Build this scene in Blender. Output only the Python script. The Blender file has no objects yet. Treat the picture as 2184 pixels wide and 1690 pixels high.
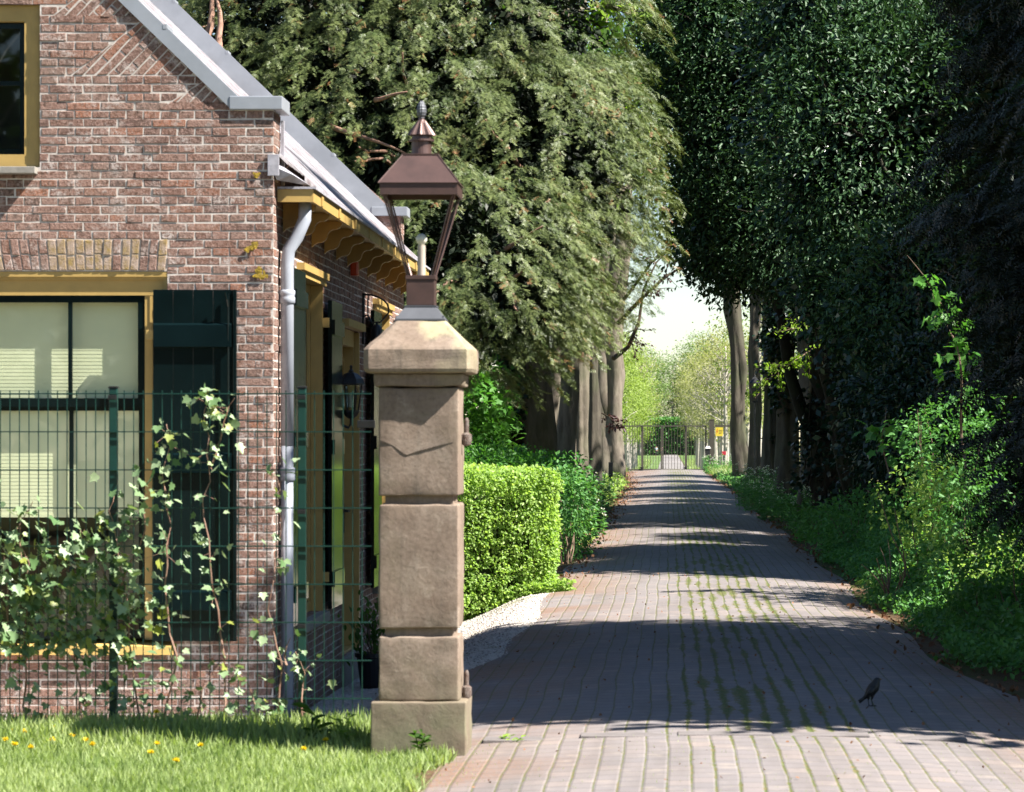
import bpy, bmesh, math, random
import numpy as np
from mathutils import Vector, Matrix, noise as mnoise

R = math.radians
rng = np.random.default_rng(7)
random.seed(7)
scene = bpy.context.scene

# ------------------------------------------------------------------ camera
F, VX, VY, H = 7000.0, 1425.0, 935.0, 1.55      # focal (px at 2184 wide), vanishing point of the drive, eye height
cam_d = bpy.data.cameras.new('camera'); cam = bpy.data.objects.new('camera', cam_d)
scene.collection.objects.link(cam); scene.camera = cam
cam.location = (0, 0, H); cam.rotation_euler = (R(90), 0, 0)
cam_d.sensor_width = 36; cam_d.lens = F / 2184 * 36
cam_d.shift_x = -(VX - 1092) / 2184; cam_d.shift_y = (VY - 845) / 2184
cam_d.clip_start = 0.5; cam_d.clip_end = 4000
cam_d.dof.use_dof = True; cam_d.dof.focus_distance = 42; cam_d.dof.aperture_fstop = 9.0
# ------------------------------------------------------------------ light
SUN = Vector((0.88, -0.285, 1.08)).normalized()
sun_d = bpy.data.lights.new('sun', 'SUN'); sun = bpy.data.objects.new('sun', sun_d)
scene.collection.objects.link(sun)
sun_d.energy = 5.0; sun_d.angle = R(0.5); sun_d.color = (1.0, 0.95, 0.87)
sun.rotation_euler = SUN.to_track_quat('Z', 'Y').to_euler()
world = bpy.data.worlds.new('World'); scene.world = world; world.use_nodes = True
wn = world.node_tree.nodes; wl = world.node_tree.links; wn.clear()
sky = wn.new('ShaderNodeTexSky'); sky.sky_type = 'NISHITA'; sky.sun_disc = False
sky.sun_elevation = math.asin(SUN.z); sky.sun_rotation = math.atan2(SUN.x, SUN.y)
sky.air_density = 1.0; sky.dust_density = 0.0; sky.ozone_density = 2.0
bg = wn.new('ShaderNodeBackground'); bg.inputs[1].default_value = 0.046
wo = wn.new('ShaderNodeOutputWorld'); wl.new(sky.outputs[0], bg.inputs[0]); wl.new(bg.outputs[0], wo.inputs[0])
scene.view_settings.view_transform = 'Standard'; scene.view_settings.look = 'None'
scene.view_settings.gamma = 1.0; scene.view_settings.exposure = 1.8
scene.cycles.max_bounces = 6; scene.cycles.transparent_max_bounces = 12
scene.cycles.use_denoising = True
scene.cycles.sample_clamp_indirect = 6

def W(px, py, Y):
    return Vector(((px - VX) * Y / F, Y, H + (VY - py) * Y / F))
def XW(px, Y): return (px - VX) * Y / F
def ZW(py, Y): return H + (VY - py) * Y / F
def sst(a, b, x):
    t = np.clip((np.asarray(x, float) - a) / (b - a), 0, 1); return t * t * (3 - 2 * t)

# ------------------------------------------------------------------ terrain
def ground(X, Y):
    X = np.asarray(X, float); Y = np.asarray(Y, float)
    z = 0.08 * np.clip(1 - ((X - 0.35) / 1.75) ** 2, 0, 1) - 0.06
    z = z + 0.022 * np.sin(Y * 0.33 + 0.8) * sst(18, 24, Y) * (1 - sst(60, 100, Y)) - 0.03 * sst(19, 26, Y) * (1 - sst(40, 60, Y))
    A = sst(17.0, 19.5, Y) * (1 - sst(42, 55, Y))
    z = z - 0.30 * A * sst(1.35, 2.3, -X)
    z = z + 0.06 * sst(2.0, 3.2, X) * (1 - sst(140, 150, Y)) - 0.0 * X
    z = z + 0.05 * sst(120, 150, Y)
    z = z - 1.5 * sst(157, 185, Y)
    return z
def gz(x, y): return float(ground(x, y))

# ------------------------------------------------------------------ helpers
def link(o, parent=None):
    scene.collection.objects.link(o)
    if parent is not None: o.parent = parent
    return o
def tag(o, label=None, cat=None, group=None, kind=None):
    if label: o['label'] = label
    if cat: o['category'] = cat
    if group: o['group'] = group
    if kind: o['kind'] = kind
    return o
def empty(name, label, cat, loc=(0, 0, 0), group=None, rz=0):
    o = bpy.data.objects.new(name, None); o.location = loc; o.rotation_euler = (0, 0, rz)
    o.empty_display_size = 0.2; link(o); return tag(o, label, cat, group)
def copy_tree(o, parent=None):
    c = o.copy(); scene.collection.objects.link(c); c.parent = parent
    for ch in list(o.children): copy_tree(ch, c)
    return c

class MB:
    """collects polygons into one mesh; coordinates are world; build() subtracts the parent's origin"""
    def __init__(s): s.v = []; s.f = []; s.m = []; s.r = []; s.cm = 0; s.cr = None
    def poly(s, pts, r=None):
        n = len(s.v); s.v += [tuple(p) for p in pts]; s.f.append(tuple(range(n, n + len(pts))))
        s.m.append(s.cm); s.r.append(s.cr if r is None and s.cr is not None else (random.random() if r is None else r))
    def idx(s, pts, faces, r=None):
        n = len(s.v); s.v += [tuple(p) for p in pts]
        r = (s.cr if s.cr is not None else random.random()) if r is None else r
        for f in faces: s.f.append(tuple(n + i for i in f)); s.m.append(s.cm); s.r.append(r)
    def box(s, a, b, bev=0.0, M=None):
        x0, y0, z0 = a; x1, y1, z1 = b
        if x0 > x1: x0, x1 = x1, x0
        if y0 > y1: y0, y1 = y1, y0
        if z0 > z1: z0, z1 = z1, z0
        if bev <= 0:
            p = [(x0,y0,z0),(x1,y0,z0),(x1,y1,z0),(x0,y1,z0),(x0,y0,z1),(x1,y0,z1),(x1,y1,z1),(x0,y1,z1)]
            f = [(0,3,2,1),(4,5,6,7),(0,1,5,4),(1,2,6,5),(2,3,7,6),(3,0,4,7)]
        else:
            bm = bmesh.new(); bmesh.ops.create_cube(bm, size=1)
            for v in bm.verts: v.co = Vector(((x0+x1)/2+v.co.x*(x1-x0), (y0+y1)/2+v.co.y*(y1-y0), (z0+z1)/2+v.co.z*(z1-z0)))
            bmesh.ops.bevel(bm, geom=bm.edges[:], offset=bev, segments=2, affect='EDGES', profile=0.6)
            bm.verts.index_update(); p = [tuple(v.co) for v in bm.verts]; f = [tuple(v.index for v in q.verts) for q in bm.faces]; bm.free()
        if M is not None: p = [tuple(M @ Vector(q)) for q in p]
        s.idx(p, f)
    def tube(s, pts, rad, seg=8, caps=True, wob=0.0, flat=None):
        pts = [Vector(p) for p in pts]; n = len(pts)
        if not hasattr(rad, '__len__'): rad = [rad] * n
        V = []; up = Vector((0.13, 0.97, 0.2)).normalized()
        d0 = (pts[1] - pts[0]).normalized()
        if abs(d0.dot(up)) > 0.9: up = Vector((1, 0, 0.1)).normalized()
        for i, p in enumerate(pts):
            d = (pts[min(i+1, n-1)] - pts[max(i-1, 0)]).normalized()
            a = d.cross(up).normalized(); b = a.cross(d).normalized()
            for k in range(seg):
                t = 2*math.pi*k/seg
                rr = rad[i] * (1 + wob * mnoise.noise(Vector((math.cos(t)*1.3 + p.x, math.sin(t)*1.3 + p.y, p.z*0.5))) if wob else 1)
                V.append(p + a*math.cos(t)*rr + b*math.sin(t)*rr)
        Fc = []
        for i in range(n-1):
            for k in range(seg):
                k2 = (k+1) % seg; Fc.append((i*seg+k, i*seg+k2, (i+1)*seg+k2, (i+1)*seg+k))
        if caps: Fc.append(tuple(range(seg))[::-1]); Fc.append(tuple((n-1)*seg+k for k in range(seg)))
        s.idx(V, Fc)
    def lathe(s, c, prof, seg=20, flute=None):
        c = Vector(c); V = []; n = len(prof)
        for i, (r, z) in enumerate(prof):
            for k in range(seg):
                t = 2*math.pi*k/seg
                rr = r*(1 + (flute[1]*math.cos(flute[0]*t) if flute and flute[2] <= i <= flute[3] else 0))
                V.append((c.x+rr*math.cos(t), c.y+rr*math.sin(t), c.z+z))
        Fc = [(i*seg+k, i*seg+(k+1)%seg, (i+1)*seg+(k+1)%seg, (i+1)*seg+k) for i in range(n-1) for k in range(seg)]
        Fc.append(tuple(range(seg))[::-1]); Fc.append(tuple((n-1)*seg+k for k in range(seg)))
        s.idx(V, Fc)
    def frustum(s, c, hw0, hd0, z0, hw1, hd1, z1, bev=0.0):
        x, y = c
        p = [(x-hw0,y-hd0,z0),(x+hw0,y-hd0,z0),(x+hw0,y+hd0,z0),(x-hw0,y+hd0,z0),(x-hw1,y-hd1,z1),(x+hw1,y-hd1,z1),(x+hw1,y+hd1,z1),(x-hw1,y+hd1,z1)]
        s.idx(p, [(0,3,2,1),(4,5,6,7),(0,1,5,4),(1,2,6,5),(2,3,7,6),(3,0,4,7)])
    def build(s, name, mats, parent=None, smooth=False, world_origin=None):
        if not isinstance(mats, (list, tuple)): mats = [mats]
        me = bpy.data.meshes.new(name)
        org = Vector((0,0,0))
        if parent is not None: org = parent_world(parent)
        elif world_origin is not None: org = Vector(world_origin)
        me.from_pydata([(v[0]-org.x, v[1]-org.y, v[2]-org.z) for v in s.v], [], s.f)
        for m in mats: me.materials.append(m)
        me.polygons.foreach_set('material_index', s.m)
        at = me.attributes.new('rnd', 'FLOAT', 'FACE'); at.data.foreach_set('value', s.r)
        if smooth: me.polygons.foreach_set('use_smooth', [True]*len(s.f))
        me.update()
        o = bpy.data.objects.new(name, me)
        if world_origin is not None and parent is None: o.location = org
        return link(o, parent)
def parent_world(o):
    v = Vector(o.location); p = o.parent
    while p is not None: v += Vector(p.location); p = p.parent
    return v

# ------------------------------------------------------------------ materials
def NM(name):
    m = bpy.data.materials.new(name); m.use_nodes = True; nt = m.node_tree; nt.nodes.clear()
    return m, nt.nodes, nt.links
def ramp(n, stops, interp='LINEAR'):
    r = n.new('ShaderNodeValToRGB'); e = r.color_ramp.elements; r.color_ramp.interpolation = interp
    while len(e) > 1: e.remove(e[-1])
    e[0].position = stops[0][0]; e[0].color = (*stops[0][1], 1)
    for p, c in stops[1:]:
        x = e.new(p); x.color = (*c, 1)
    return r
def mixc(n, l, f, a, b, mode='MIX'):
    x = n.new('ShaderNodeMix'); x.data_type = 'RGBA'; x.blend_type = mode
    for i, v in ((0, f), (6, a), (7, b)):
        if isinstance(v, (int, float)): x.inputs[i].default_value = v
        elif isinstance(v, tuple): x.inputs[i].default_value = (*v, 1)
        else: l.new(v, x.inputs[i])
    return x.outputs[2]
def mth(n, l, op, a, b=None, c=None, clamp=False):
    x = n.new('ShaderNodeMath'); x.operation = op; x.use_clamp = clamp
    for i, v in enumerate((a, b, c)):
        if v is None: continue
        if isinstance(v, (int, float)): x.inputs[i].default_value = v
        else: l.new(v, x.inputs[i])
    return x.outputs[0]
def mrange(n, l, v, a, b, c=0.0, d=1.0, smooth=False):
    x = n.new('ShaderNodeMapRange'); x.interpolation_type = 'SMOOTHSTEP' if smooth else 'LINEAR'
    l.new(v, x.inputs[0])
    for i, q in enumerate((a, b, c, d)): x.inputs[i+1].default_value = q
    return x.outputs[0]
def noise_t(n, l, scale, detail=4, rough=0.55, vec=None, dist=0.0):
    x = n.new('ShaderNodeTexNoise'); x.inputs['Scale'].default_value = scale; x.inputs['Detail'].default_value = detail
    x.inputs['Roughness'].default_value = rough; x.inputs['Distortion'].default_value = dist
    if vec is not None: l.new(vec, x.inputs['Vector'])
    return x
def wpos(n): return n.new('ShaderNodeNewGeometry').outputs['Position']
def finish(m, n, l, col, rough=0.8, bump=None, bstr=0.3, bdist=0.01, metal=0.0, spec=0.5):
    b = n.new('ShaderNodeBsdfPrincipled'); o = n.new('ShaderNodeOutputMaterial')
    if isinstance(col, tuple): b.inputs['Base Color'].default_value = (*col, 1)
    else: l.new(col, b.inputs['Base Color'])
    if isinstance(rough, (int, float)): b.inputs['Roughness'].default_value = rough
    else: l.new(rough, b.inputs['Roughness'])
    b.inputs['Metallic'].default_value = metal; b.inputs['Specular IOR Level'].default_value = spec
    if bump is not None:
        bp = n.new('ShaderNodeBump'); bp.inputs['Strength'].default_value = bstr; bp.inputs['Distance'].default_value = bdist
        l.new(bump, bp.inputs['Height']); l.new(bp.outputs[0], b.inputs['Normal'])
    l.new(b.outputs[0], o.inputs[0]); return m
def rnd_attr(n):
    a = n.new('ShaderNodeAttribute'); a.attribute_name = 'rnd'; return a.outputs['Fac']

def simple(name, col, rough=0.5, var=0.12, scale=6.0, bstr=0.15, bdist=0.002, metal=0.0, spec=0.5, col2=None, spread=(0.35, 0.7)):
    m, n, l = NM(name); p = wpos(n)
    t = noise_t(n, l, scale, 6, 0.6, p)
    c2 = col2 if col2 else tuple(c*(1-var*2) for c in col)
    r = ramp(n, [(spread[0], col), (spread[1], c2)]); l.new(t.outputs[0], r.inputs[0])
    t2 = noise_t(n, l, scale*12, 4, 0.6, p)
    return finish(m, n, l, r.outputs[0], rough, t2.outputs[0], bstr, bdist, metal, spec)

def mat_brick(name, dark=0.0):
    m, n, l = NM(name); p = wpos(n); rn = rnd_attr(n)
    cols = ramp(n, [(0.0,(0.145,0.09,0.075)),(0.25,(0.22,0.12,0.09)),(0.5,(0.28,0.165,0.13)),(0.72,(0.23,0.16,0.13)),(0.9,(0.34,0.15,0.09)),(1.0,(0.12,0.09,0.078))])
    l.new(rn, cols.inputs[0])
    t = noise_t(n, l, 60, 6, 0.7, p); t3 = noise_t(n, l, 9, 5, 0.6, p); t4 = noise_t(n, l, 1.3, 4, 0.6, p)
    c = mixc(n, l, mrange(n, l, t.outputs[0], 0.42, 0.66, 0, .9), cols.outputs[0], (0.42,0.28,0.235))
    # whitish lime bloom and pale spots
    bl = mth(n, l, 'MULTIPLY', mrange(n, l, t3.outputs[0], 0.52, 0.68), mrange(n, l, t.outputs[0], 0.4, 0.55))
    c = mixc(n, l, mth(n, l, 'MULTIPLY', bl, 0.85), c, (0.56,0.50,0.47))
    c = mixc(n, l, mrange(n, l, noise_t(n, l, 28, 5, 0.65, p).outputs[0], 0.53, 0.68, 0, 0.75), c, (0.075,0.05,0.038))
    t2 = noise_t(n, l, 130, 8, 0.75, p)
    h = mth(n, l, 'ADD', t2.outputs[0], mth(n, l, 'MULTIPLY', t.outputs[0], 2.2))
    return finish(m, n, l, c, 0.92, h, 1.0, 0.011, spec=0.2)
def mat_archbrick():
    m, n, l = NM('lichened_brick'); p = wpos(n); t = noise_t(n, l, 14, 6, 0.7, p); t2 = noise_t(n, l, 90, 5, .7, p)
    r = ramp(n, [(0.32,(0.30,0.21,0.06)),(0.46,(0.30,0.22,0.14)),(0.62,(0.40,0.31,0.26))]); l.new(t.outputs[0], r.inputs[0])
    return finish(m, n, l, r.outputs[0], .95, t2.outputs[0], 1.0, .01, spec=.1)
def mat_mortar():
    m, n, l = NM('lime_mortar'); p = wpos(n); t = noise_t(n, l, 25, 6, 0.65, p); t2 = noise_t(n, l, 180, 4, 0.6, p)
    r = ramp(n, [(0.3,(0.66,0.61,0.56)),(0.7,(0.40,0.345,0.31))]); l.new(t.outputs[0], r.inputs[0])
    return finish(m, n, l, r.outputs[0], 0.95, t2.outputs[0], 0.5, 0.003, spec=0.1)
def mat_leaf(name, a, b, trans=0.35, rough=0.5, spec=0.4, hue_noise=0.25, c=None):
    m, n, l = NM(name); rn = rnd_attr(n)
    st = [(0.0, a), (1.0, b)] if c is None else [(0.0, a), (0.85, b), (0.93, c), (1.0, c)]
    r = ramp(n, st); p = wpos(n); t = noise_t(n, l, 1.7, 3, 0.5, p)
    f = mth(n, l, 'ADD', mth(n, l, 'MULTIPLY', rn, 1-hue_noise if c is None else 1.0), mth(n, l, 'MULTIPLY', mth(n, l, 'SUBTRACT', t.outputs[0], 0.5 if c is not None else 0.3), hue_noise*2 if c is None else 0.0), clamp=True)
    l.new(f, r.inputs[0])
    b1 = n.new('ShaderNodeBsdfPrincipled'); l.new(r.outputs[0], b1.inputs['Base Color'])
    b1.inputs['Roughness'].default_value = rough; b1.inputs['Specular IOR Level'].default_value = spec
    tr = n.new('ShaderNodeBsdfTranslucent')
    l.new(mixc(n, l, 1.0, r.outputs[0], (1.25, 1.35, 0.6), 'MULTIPLY'), tr.inputs[0])
    mx = n.new('ShaderNodeMixShader'); mx.inputs[0].default_value = trans
    l.new(b1.outputs[0], mx.inputs[1]); l.new(tr.outputs[0], mx.inputs[2])
    o = n.new('ShaderNodeOutputMaterial'); l.new(mx.outputs[0], o.inputs[0]); return m
def mat_bark(name, a, b, scale=3.0, bstr=0.6, green=0.0):
    m, n, l = NM(name); p = wpos(n)
    mp = n.new('ShaderNodeMapping'); mp.inputs['Scale'].default_value = (1.0, 1.0, 0.25); l.new(p, mp.inputs[0])
    t = noise_t(n, l, scale*3, 7, 0.65, mp.outputs[0], 0.4); t2 = noise_t(n, l, scale*0.5, 4, 0.5, p)
    r = ramp(n, [(0.3, a), (0.7, b)]); l.new(t.outputs[0], r.inputs[0])
    c = mixc(n, l, mrange(n, l, t2.outputs[0], 0.45, 0.7, 0, green), r.outputs[0], (0.07, 0.09, 0.04))
    return finish(m, n, l, c, 0.9, t.outputs[0], bstr, 0.03, spec=0.15)
def mat_stone():
    m, n, l = NM('weathered_sandstone'); p = wpos(n)
    t = noise_t(n, l, 5, 7, 0.6, p, 0.6); t2 = noise_t(n, l, 45, 7, 0.7, p); t3 = noise_t(n, l, 1.8, 4, 0.55, p); t5 = noise_t(n, l, 14, 5, 0.6, p, 1.5)
    r = ramp(n, [(0.3,(0.165,0.122,0.093)),(0.5,(0.215,0.163,0.127)),(0.72,(0.27,0.215,0.172))]); l.new(t.outputs[0], r.inputs[0])
    c = mixc(n, l, mrange(n, l, t2.outputs[0], 0.48, 0.7, 0, 0.6), r.outputs[0], (0.11,0.083,0.062))
    c = mixc(n, l, mrange(n, l, noise_t(n, l, 2.6, 6, 0.65, p, 0.8).outputs[0], 0.5, 0.66, 0, 0.5), c, (0.15,0.125,0.085))
    c = mixc(n, l, mrange(n, l, noise_t(n, l, 9, 7, 0.75, p).outputs[0], 0.58, 0.7, 0, 0.5), c, (0.36,0.30,0.24))
    sep = n.new('ShaderNodeSeparateXYZ'); l.new(p, sep.inputs[0])
    low = mrange(n, l, sep.outputs[2], 0.45, 0.1, 0, 0.55, True)
    c = mixc(n, l, mth(n, l, 'MULTIPLY', low, mrange(n, l, t.outputs[0], 0.3, 0.6)), c, (0.13,0.135,0.075))   # algae near the ground
    up = mrange(n, l, sep.outputs[2], 1.75, 2.1)
    lich = mth(n, l, 'MULTIPLY', up, mrange(n, l, t3.outputs[0], 0.5, 0.56))
    c = mixc(n, l, mth(n, l, 'MULTIPLY', lich, 0.6), c, (0.40,0.37,0.22))                                      # pale yellow lichen on the cap
    st = n.new('ShaderNodeMapping'); st.inputs['Scale'].default_value = (9, 9, 0.8); l.new(p, st.inputs[0])
    t6 = noise_t(n, l, 2.0, 5, 0.6, st.outputs[0])
    c = mixc(n, l, mth(n, l, 'MULTIPLY', mrange(n, l, t6.outputs[0], 0.55, 0.75), mrange(n, l, sep.outputs[2], 0.3, 1.9, 0.3, 0.8)), c, (0.10,0.085,0.07))
    h = mth(n, l, 'ADD', mth(n, l, 'MULTIPLY', t2.outputs[0], 0.5), mth(n, l, 'MULTIPLY', t5.outputs[0], 0.5))
    return finish(m, n, l, c, 0.93, h, 0.5, 0.008, spec=0.15)
def mat_zinc():
    m, n, l = NM('zinc_sheet'); p = wpos(n); t = noise_t(n, l, 3, 5, 0.6, p); t2 = noise_t(n, l, 30, 4, 0.6, p)
    r = ramp(n, [(0.3,(0.36,0.38,0.42)),(0.7,(0.27,0.29,0.32))]); l.new(t.outputs[0], r.inputs[0])
    return finish(m, n, l, r.outputs[0], 0.5, t2.outputs[0], 0.1, 0.002, metal=0.35)
def mat_glass():
    m, n, l = NM('window_glass'); g = n.new('ShaderNodeBsdfGlossy'); g.inputs['Roughness'].default_value = 0.02
    t = n.new('ShaderNodeBsdfTransparent'); t.inputs[0].default_value = (0.86, 0.92, 0.88, 1)
    fr = n.new('ShaderNodeFresnel'); bk = n.new('ShaderNodeNewGeometry').outputs['Backfacing']; l.new(mth(n, l, 'SUBTRACT', 1.5, mth(n, l, 'MULTIPLY', bk, 1.5-1/1.5)), fr.inputs[0])
    p = wpos(n); nt_ = noise_t(n, l, 2.2, 2, 0.4, p)
    bp = n.new('ShaderNodeBump'); bp.inputs['Strength'].default_value = 0.05; bp.inputs['Distance'].default_value = 0.02
    l.new(nt_.outputs[0], bp.inputs['Height']); l.new(bp.outputs[0], g.inputs['Normal'])
    mx = n.new('ShaderNodeMixShader'); l.new(mth(n, l, 'ADD', fr.outputs[0], 0.04, clamp=True), mx.inputs[0])
    l.new(t.outputs[0], mx.inputs[1]); l.new(g.outputs[0], mx.inputs[2])
    o = n.new('ShaderNodeOutputMaterial'); l.new(mx.outputs[0], o.inputs[0]); return m
def mat_road():
    m, n, l = NM('clinker_paving'); p = wpos(n); sep = n.new('ShaderNodeSeparateXYZ'); l.new(p, sep.inputs[0])
    X, Y = sep.outputs[0], sep.outputs[1]
    nv = noise_t(n, l, 0.45, 3, 0.5, p); X2 = mth(n, l, 'ADD', X, mth(n, l, 'MULTIPLY', mth(n, l, 'SUBTRACT', nv.outputs[0], 0.5), 0.07))
    pit = 0.108
    u = mth(n, l, 'DIVIDE', X2, pit); fu = mth(n, l, 'FRACT', u); iu = mth(n, l, 'FLOOR', u)
    du = mth(n, l, 'MINIMUM', fu, mth(n, l, 'SUBTRACT', 1.0, fu))
    v = mth(n, l, 'ADD', mth(n, l, 'DIVIDE', Y, 0.215), mth(n, l, 'MULTIPLY', iu, 0.5)); fv = mth(n, l, 'FRACT', v); iv = mth(n, l, 'FLOOR', v)
    dv = mth(n, l, 'MINIMUM', fv, mth(n, l, 'SUBTRACT', 1.0, fv))
    # bricks
    cb = n.new('ShaderNodeCombineXYZ'); l.new(iu, cb.inputs[0]); l.new(iv, cb.inputs[1])
    wnz = n.new('ShaderNodeTexWhiteNoise'); wnz.noise_dimensions = '2D'; l.new(cb.outputs[0], wnz.inputs['Vector'])
    r = ramp(n, [(0,(0.172,0.152,0.150)),(0.4,(0.20,0.175,0.168)),(0.7,(0.182,0.162,0.162)),(1,(0.235,0.195,0.178))]); l.new(wnz.outputs['Value'], r.inputs[0])
    t = noise_t(n, l, 1.2, 5, 0.6, p); t2 = noise_t(n, l, 60, 5, 0.7, p); t3 = noise_t(n, l, 0.6, 4, 0.6, p)
    c = mixc(n, l, mrange(n, l, t.outputs[0], 0.4, 0.7, 0, 0.45), r.outputs[0], (0.155,0.148,0.155))
    c = mixc(n, l, mrange(n, l, t2.outputs[0], 0.5, 0.8, 0, 0.45), c, (0.16,0.145,0.14))
    wt = n.new('ShaderNodeMapping'); wt.inputs['Scale'].default_value = (2.2, 0.25, 1.0); l.new(p, wt.inputs[0]); tw = noise_t(n, l, 1.0, 6, 0.65, wt.outputs[0])
    c = mixc(n, l, mrange(n, l, tw.outputs[0], 0.45, 0.65, 0, 0.5), c, (0.115,0.10,0.092))
    c = mixc(n, l, mrange(n, l, noise_t(n, l, 5, 6, 0.7, p).outputs[0], 0.55, 0.7, 0, 0.55), c, (0.30,0.255,0.215))
    # reddish leaf dust towards the left edge
    edge = mth(n, l, 'ADD', mrange(n, l, X, -0.25, -1.0), mrange(n, l, X, 1.5, 2.0), clamp=True)
    dust = mth(n, l, 'MULTIPLY', mrange(n, l, t3.outputs[0], 0.36, 0.56), mth(n, l, 'MULTIPLY', edge, mrange(n, l, t2.outputs[0], 0.35, 0.6)))
    c = mixc(n, l, mth(n, l, 'MULTIPLY', dust, 0.85), c, (0.21,0.105,0.05))
    # moss in the long joints: thick in the middle band, thin elsewhere
    cx = n.new('ShaderNodeMapping'); cx.inputs['Scale'].default_value = (1.0, 0.42, 1.0); l.new(p, cx.inputs[0])
    jn = n.new('ShaderNodeCombineXYZ'); l.new(iu2 := mth(n, l, 'ROUND', u), jn.inputs[0]); l.new(mth(n, l, 'MULTIPLY', Y, 0.55), jn.inputs[1])
    tj = noise_t(n, l, 1.0, 5, 0.65, jn.outputs[0]); tb = noise_t(n, l, 0.23, 3, 0.5, cx.outputs[0])
    tf = noise_t(n, l, 22, 5, 0.7, p)
    band = mth(n, l, 'MULTIPLY', mrange(n, l, X, -0.15, 0.35, 0, 1, True), mrange(n, l, X, 1.25, 0.85, 0, 1, True))
    zone = mth(n, l, 'MULTIPLY', mth(n, l, 'MULTIPLY', band, mrange(n, l, Y, 16.6, 18.5, 0.12, 1.0)), mrange(n, l, tb.outputs[0], 0.38, 0.55))
    wj = mth(n, l, 'ADD', 0.028, mth(n, l, 'MULTIPLY', mrange(n, l, tj.outputs[0], 0.42, 0.72), mth(n, l, 'ADD', 0.035, mth(n, l, 'MULTIPLY', zone, 0.85))))
    wj = mth(n, l, 'MULTIPLY', wj, mrange(n, l, tf.outputs[0], 0.35, 0.65, 0.1, 1.6))
    moss = mth(n, l, 'LESS_THAN', du, wj)
    moss2 = mrange(n, l, mth(n, l, 'SUBTRACT', wj, du), -0.02, 0.03)
    mc = ramp(n, [(0.3,(0.035,0.05,0.012)),(0.5,(0.075,0.10,0.022)),(0.68,(0.18,0.115,0.065))]); l.new(tf.outputs[0], mc.inputs[0])
    far = mrange(n, l, Y, 55, 90)
    patch = mth(n, l, 'MULTIPLY', mth(n, l, 'MULTIPLY', far, mrange(n, l, X, 0.9, 0.5)), mth(n, l, 'MULTIPLY', mrange(n, l, X, -0.3, 0.1), mrange(n, l, noise_t(n, l, 0.35, 5, 0.7, p).outputs[0], 0.5, 0.6)))
    jv = mrange(n, l, dv, 0.02, 0.05, 0.6, 0.0)
    c = mixc(n, l, jv, c, (0.06,0.055,0.045))
    c = mixc(n, l, mth(n, l, 'MAXIMUM', moss2, patch), c, mc.outputs[0])
    h = mth(n, l, 'ADD', mth(n, l, 'MULTIPLY', t2.outputs[0], 0.3), mrange(n, l, du, 0.03, 0.12))
    h = mth(n, l, 'ADD', h, mth(n, l, 'MULTIPLY', wnz.outputs['Value'], 0.4))
    return finish(m, n, l, c, 0.85, h, 0.5, 0.006, spec=0.3)
def mat_gravel():
    m, n, l = NM('pale_gravel'); p = wpos(n)
    v = n.new('ShaderNodeTexVoronoi'); v.inputs['Scale'].default_value = 45; l.new(p, v.inputs['Vector'])
    s = n.new('ShaderNodeSeparateColor'); l.new(v.outputs['Color'], s.inputs[0])
    r = ramp(n, [(0,(0.32,0.28,0.25)),(0.5,(0.50,0.45,0.40)),(1,(0.66,0.61,0.56))]); l.new(s.outputs[0], r.inputs[0])
    t = noise_t(n, l, 1.6, 5, 0.65, p)
    c = mixc(n, l, mrange(n, l, t.outputs[0], 0.56, 0.70, 0, 0.7), r.outputs[0], (0.16,0.17,0.07))
    return finish(m, n, l, c, 0.9, v.outputs['Distance'], 0.9, -0.02)
def mat_soil():
    m, n, l = NM('forest_soil'); p = wpos(n); t = noise_t(n, l, 2.5, 7, 0.7, p); t2 = noise_t(n, l, 0.35, 4, 0.6, p); t3 = noise_t(n, l, 40, 5, 0.7, p)
    r = ramp(n, [(0.3,(0.055,0.038,0.024)),(0.5,(0.10,0.065,0.04)),(0.7,(0.17,0.10,0.06))]); l.new(t3.outputs[0], r.inputs[0])
    c = mixc(n, l, mrange(n, l, t2.outputs[0], 0.42, 0.55, 0, 0.85), r.outputs[0], (0.055,0.085,0.02))
    return finish(m, n, l, c, 0.95, t.outputs[0], 0.7, 0.05, spec=0.1)
def mat_tiles():
    m, n, l = NM('weathered_pantile'); p = wpos(n); t = noise_t(n, l, 4, 6, 0.65, p); t2 = noise_t(n, l, 40, 5, 0.6, p)
    r = ramp(n, [(0.3,(0.16,0.145,0.155)),(0.48,(0.25,0.24,0.26)),(0.6,(0.13,0.10,0.10)),(0.75,(0.23,0.22,0.24))]); l.new(t.outputs[0], r.inputs[0])
    return finish(m, n, l, r.outputs[0], 0.7, t2.outputs[0], 0.4, 0.004)

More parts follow.
